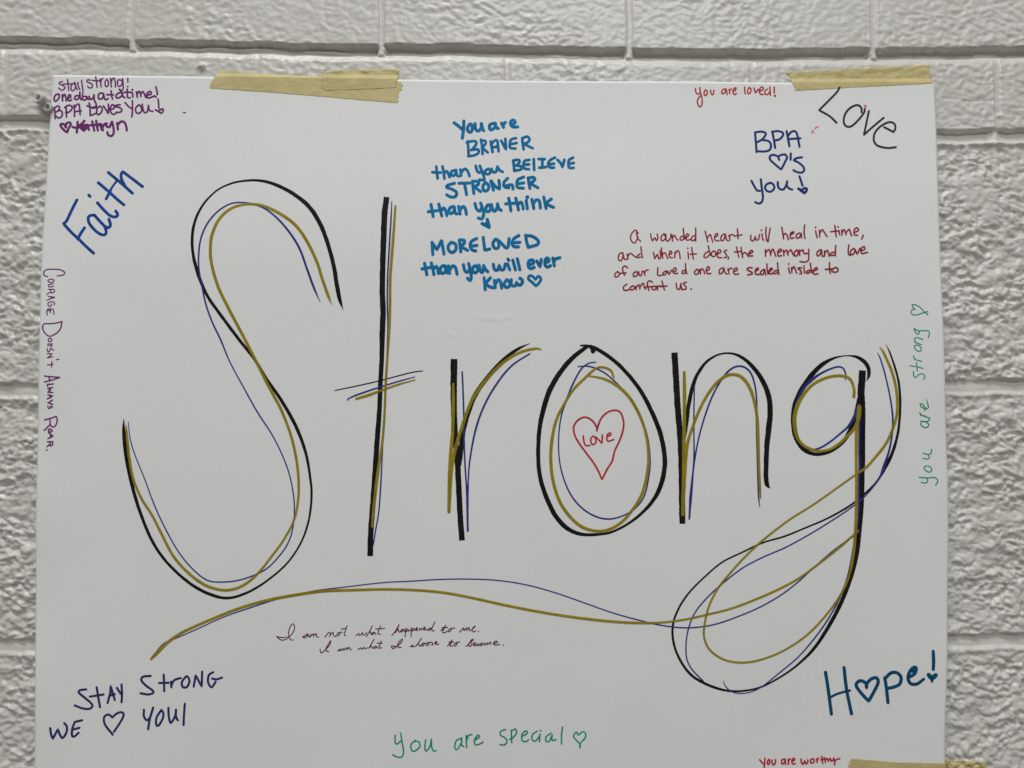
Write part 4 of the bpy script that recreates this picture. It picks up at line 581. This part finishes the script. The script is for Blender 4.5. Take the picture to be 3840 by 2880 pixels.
# ------------------------------------------------------------------ masking tape
tape_mat = mat_tape()
top_line = np.array(EDGE_TOP)
def tape(name, key, rise, seed, label, fold=0.0):
    E = [globals()['TAPE_%s_%s' % (key, s)] for s in ('LEFT', 'RIGHT', 'TOP', 'BOTTOM')]
    n, m = 40, 130
    torn = random.Random(seed); L, Rt = resample(E[0], n), resample(E[1], n)
    for e in (L, Rt):
        for k in range(1, n-1): e[k, 0] += torn.uniform(-0.00045, 0.00045)+0.0004*math.sin(k*1.1+seed)
    g = coons(L, Rt, resample(E[2], m), resample(E[3], m))
    x, z = g[..., 0], g[..., 1]
    wob = np.abs(0.00016*noise2(x*160, z*240, seed)+0.00016*noise2(x*55, z*110, seed+1))
    wh = 0.8*wall_h(x, z)+0.00045
    hh = np.zeros_like(x)
    for i in range(n):
        for j in range(m):
            a, b = x[i, j], z[i, j]
            s = sheet_h(a, b)
            if s is None:                             # past the sheet: the tape sinks back to the masonry
                zt = np.interp(a, top_line[:, 0], top_line[:, 1]); xr = np.interp(-b, [-q[1] for q in EDGE_RIGHT], [q[0] for q in EDGE_RIGHT])
                d = max(b-zt, a-xr, 0.0); k = sst(0.0, 0.005, d)
                hh[i, j] = (paper_h(a, b)+0.00016)*(1-k)+wh[i, j]*k
            else:
                hh[i, j] = s+0.00016
    hh = hh+rise+wob
    o = grid_mesh(name, x, -hh, z, tape_mat)
    sl = o.modifiers.new('thickness', 'SOLIDIFY'); sl.thickness = 0.00006; sl.offset = -1
    tag(o, label, 'tape', 'strips of masking tape holding the poster')
    return o
tape('masking_tape', 'LONG', 0.0, 101, 'long strip of masking tape sloping down across the poster\'s top edge')
tape('masking_tape', 'SHORT', 0.00022, 111, 'short piece of masking tape stuck over the end of the long sloping strip')
tape('masking_tape', 'CORNER', 0.0, 121, 'masking tape strip on the poster\'s top right corner above the tilted word Love')
tape('masking_tape', 'LOWER', 0.0, 131, 'masking tape at the poster\'s bottom edge beside the red words you are worthy')
tape('masking_tape', 'LOWER_OVER', 0.00022, 141, 'masking tape piece at the bottom right, lapping from the poster onto the block wall')

# ------------------------------------------------------------------ the painted-over fixing beside the poster
hook_mat = mat_plain('old_wall_paint', (0.52, 0.51, 0.48), 0.45); dark_mat = mat_plain('dark_hollow', (0.07, 0.066, 0.055), 0.8)
def lathe(name, prof, axis_to, origin, mat, parent, n=28):
    """profile of (radius, distance along the axis)"""
    ax = Vector(axis_to).normalized(); u = ax.orthogonal().normalized(); v = ax.cross(u)
    V = []; Fc = []
    for r, t in prof:
        for k in range(n):
            a = 2*math.pi*k/n; w = 1+0.06*math.sin(3*a+t*900)
            V.append(tuple(Vector(origin)+ax*t+(u*math.cos(a)+v*math.sin(a))*r*w))
    for i in range(len(prof)-1):
        for k in range(n): Fc.append((i*n+k, i*n+(k+1) % n, (i+1)*n+(k+1) % n, (i+1)*n+k))
    return mesh_obj(name, V, Fc, mat, parent, smooth=True)
root = bpy.data.objects.new('wall_anchor', None); C.objects.link(root); root.location = (HOOK_STUB[0], 0, HOOK_STUB[1])
tag(root, 'grey painted anchor with two hollow ends on the wall beside the purple note', 'wall anchor')
hd = (HOOK_HEAD[0]-root.location.x, 0.0, HOOK_HEAD[1]-root.location.z)
mmv = 0.001
a = lathe('anchor_tube', [(4.4*mmv, -6*mmv), (4.2*mmv, 5*mmv), (4.3*mmv, 6.4*mmv), (3.6*mmv, 7.2*mmv), (2.6*mmv, 7.0*mmv), (2.1*mmv, 5.6*mmv), (1.9*mmv, 1*mmv), (0.01*mmv, 0.8*mmv)], (-0.25, -1, 0.2), (hd[0], -0.002, hd[2]), hook_mat, root)
b = lathe('anchor_tube', [(4.2*mmv, -6*mmv), (4.0*mmv, 2.5*mmv), (3.9*mmv, 3.8*mmv), (3.2*mmv, 4.6*mmv), (2.2*mmv, 4.3*mmv), (1.7*mmv, 3.0*mmv), (1.5*mmv, 0*mmv), (0.01*mmv, -0.2*mmv)], (-0.1, -1, 0.05), (0, -0.001, 0), hook_mat, root)
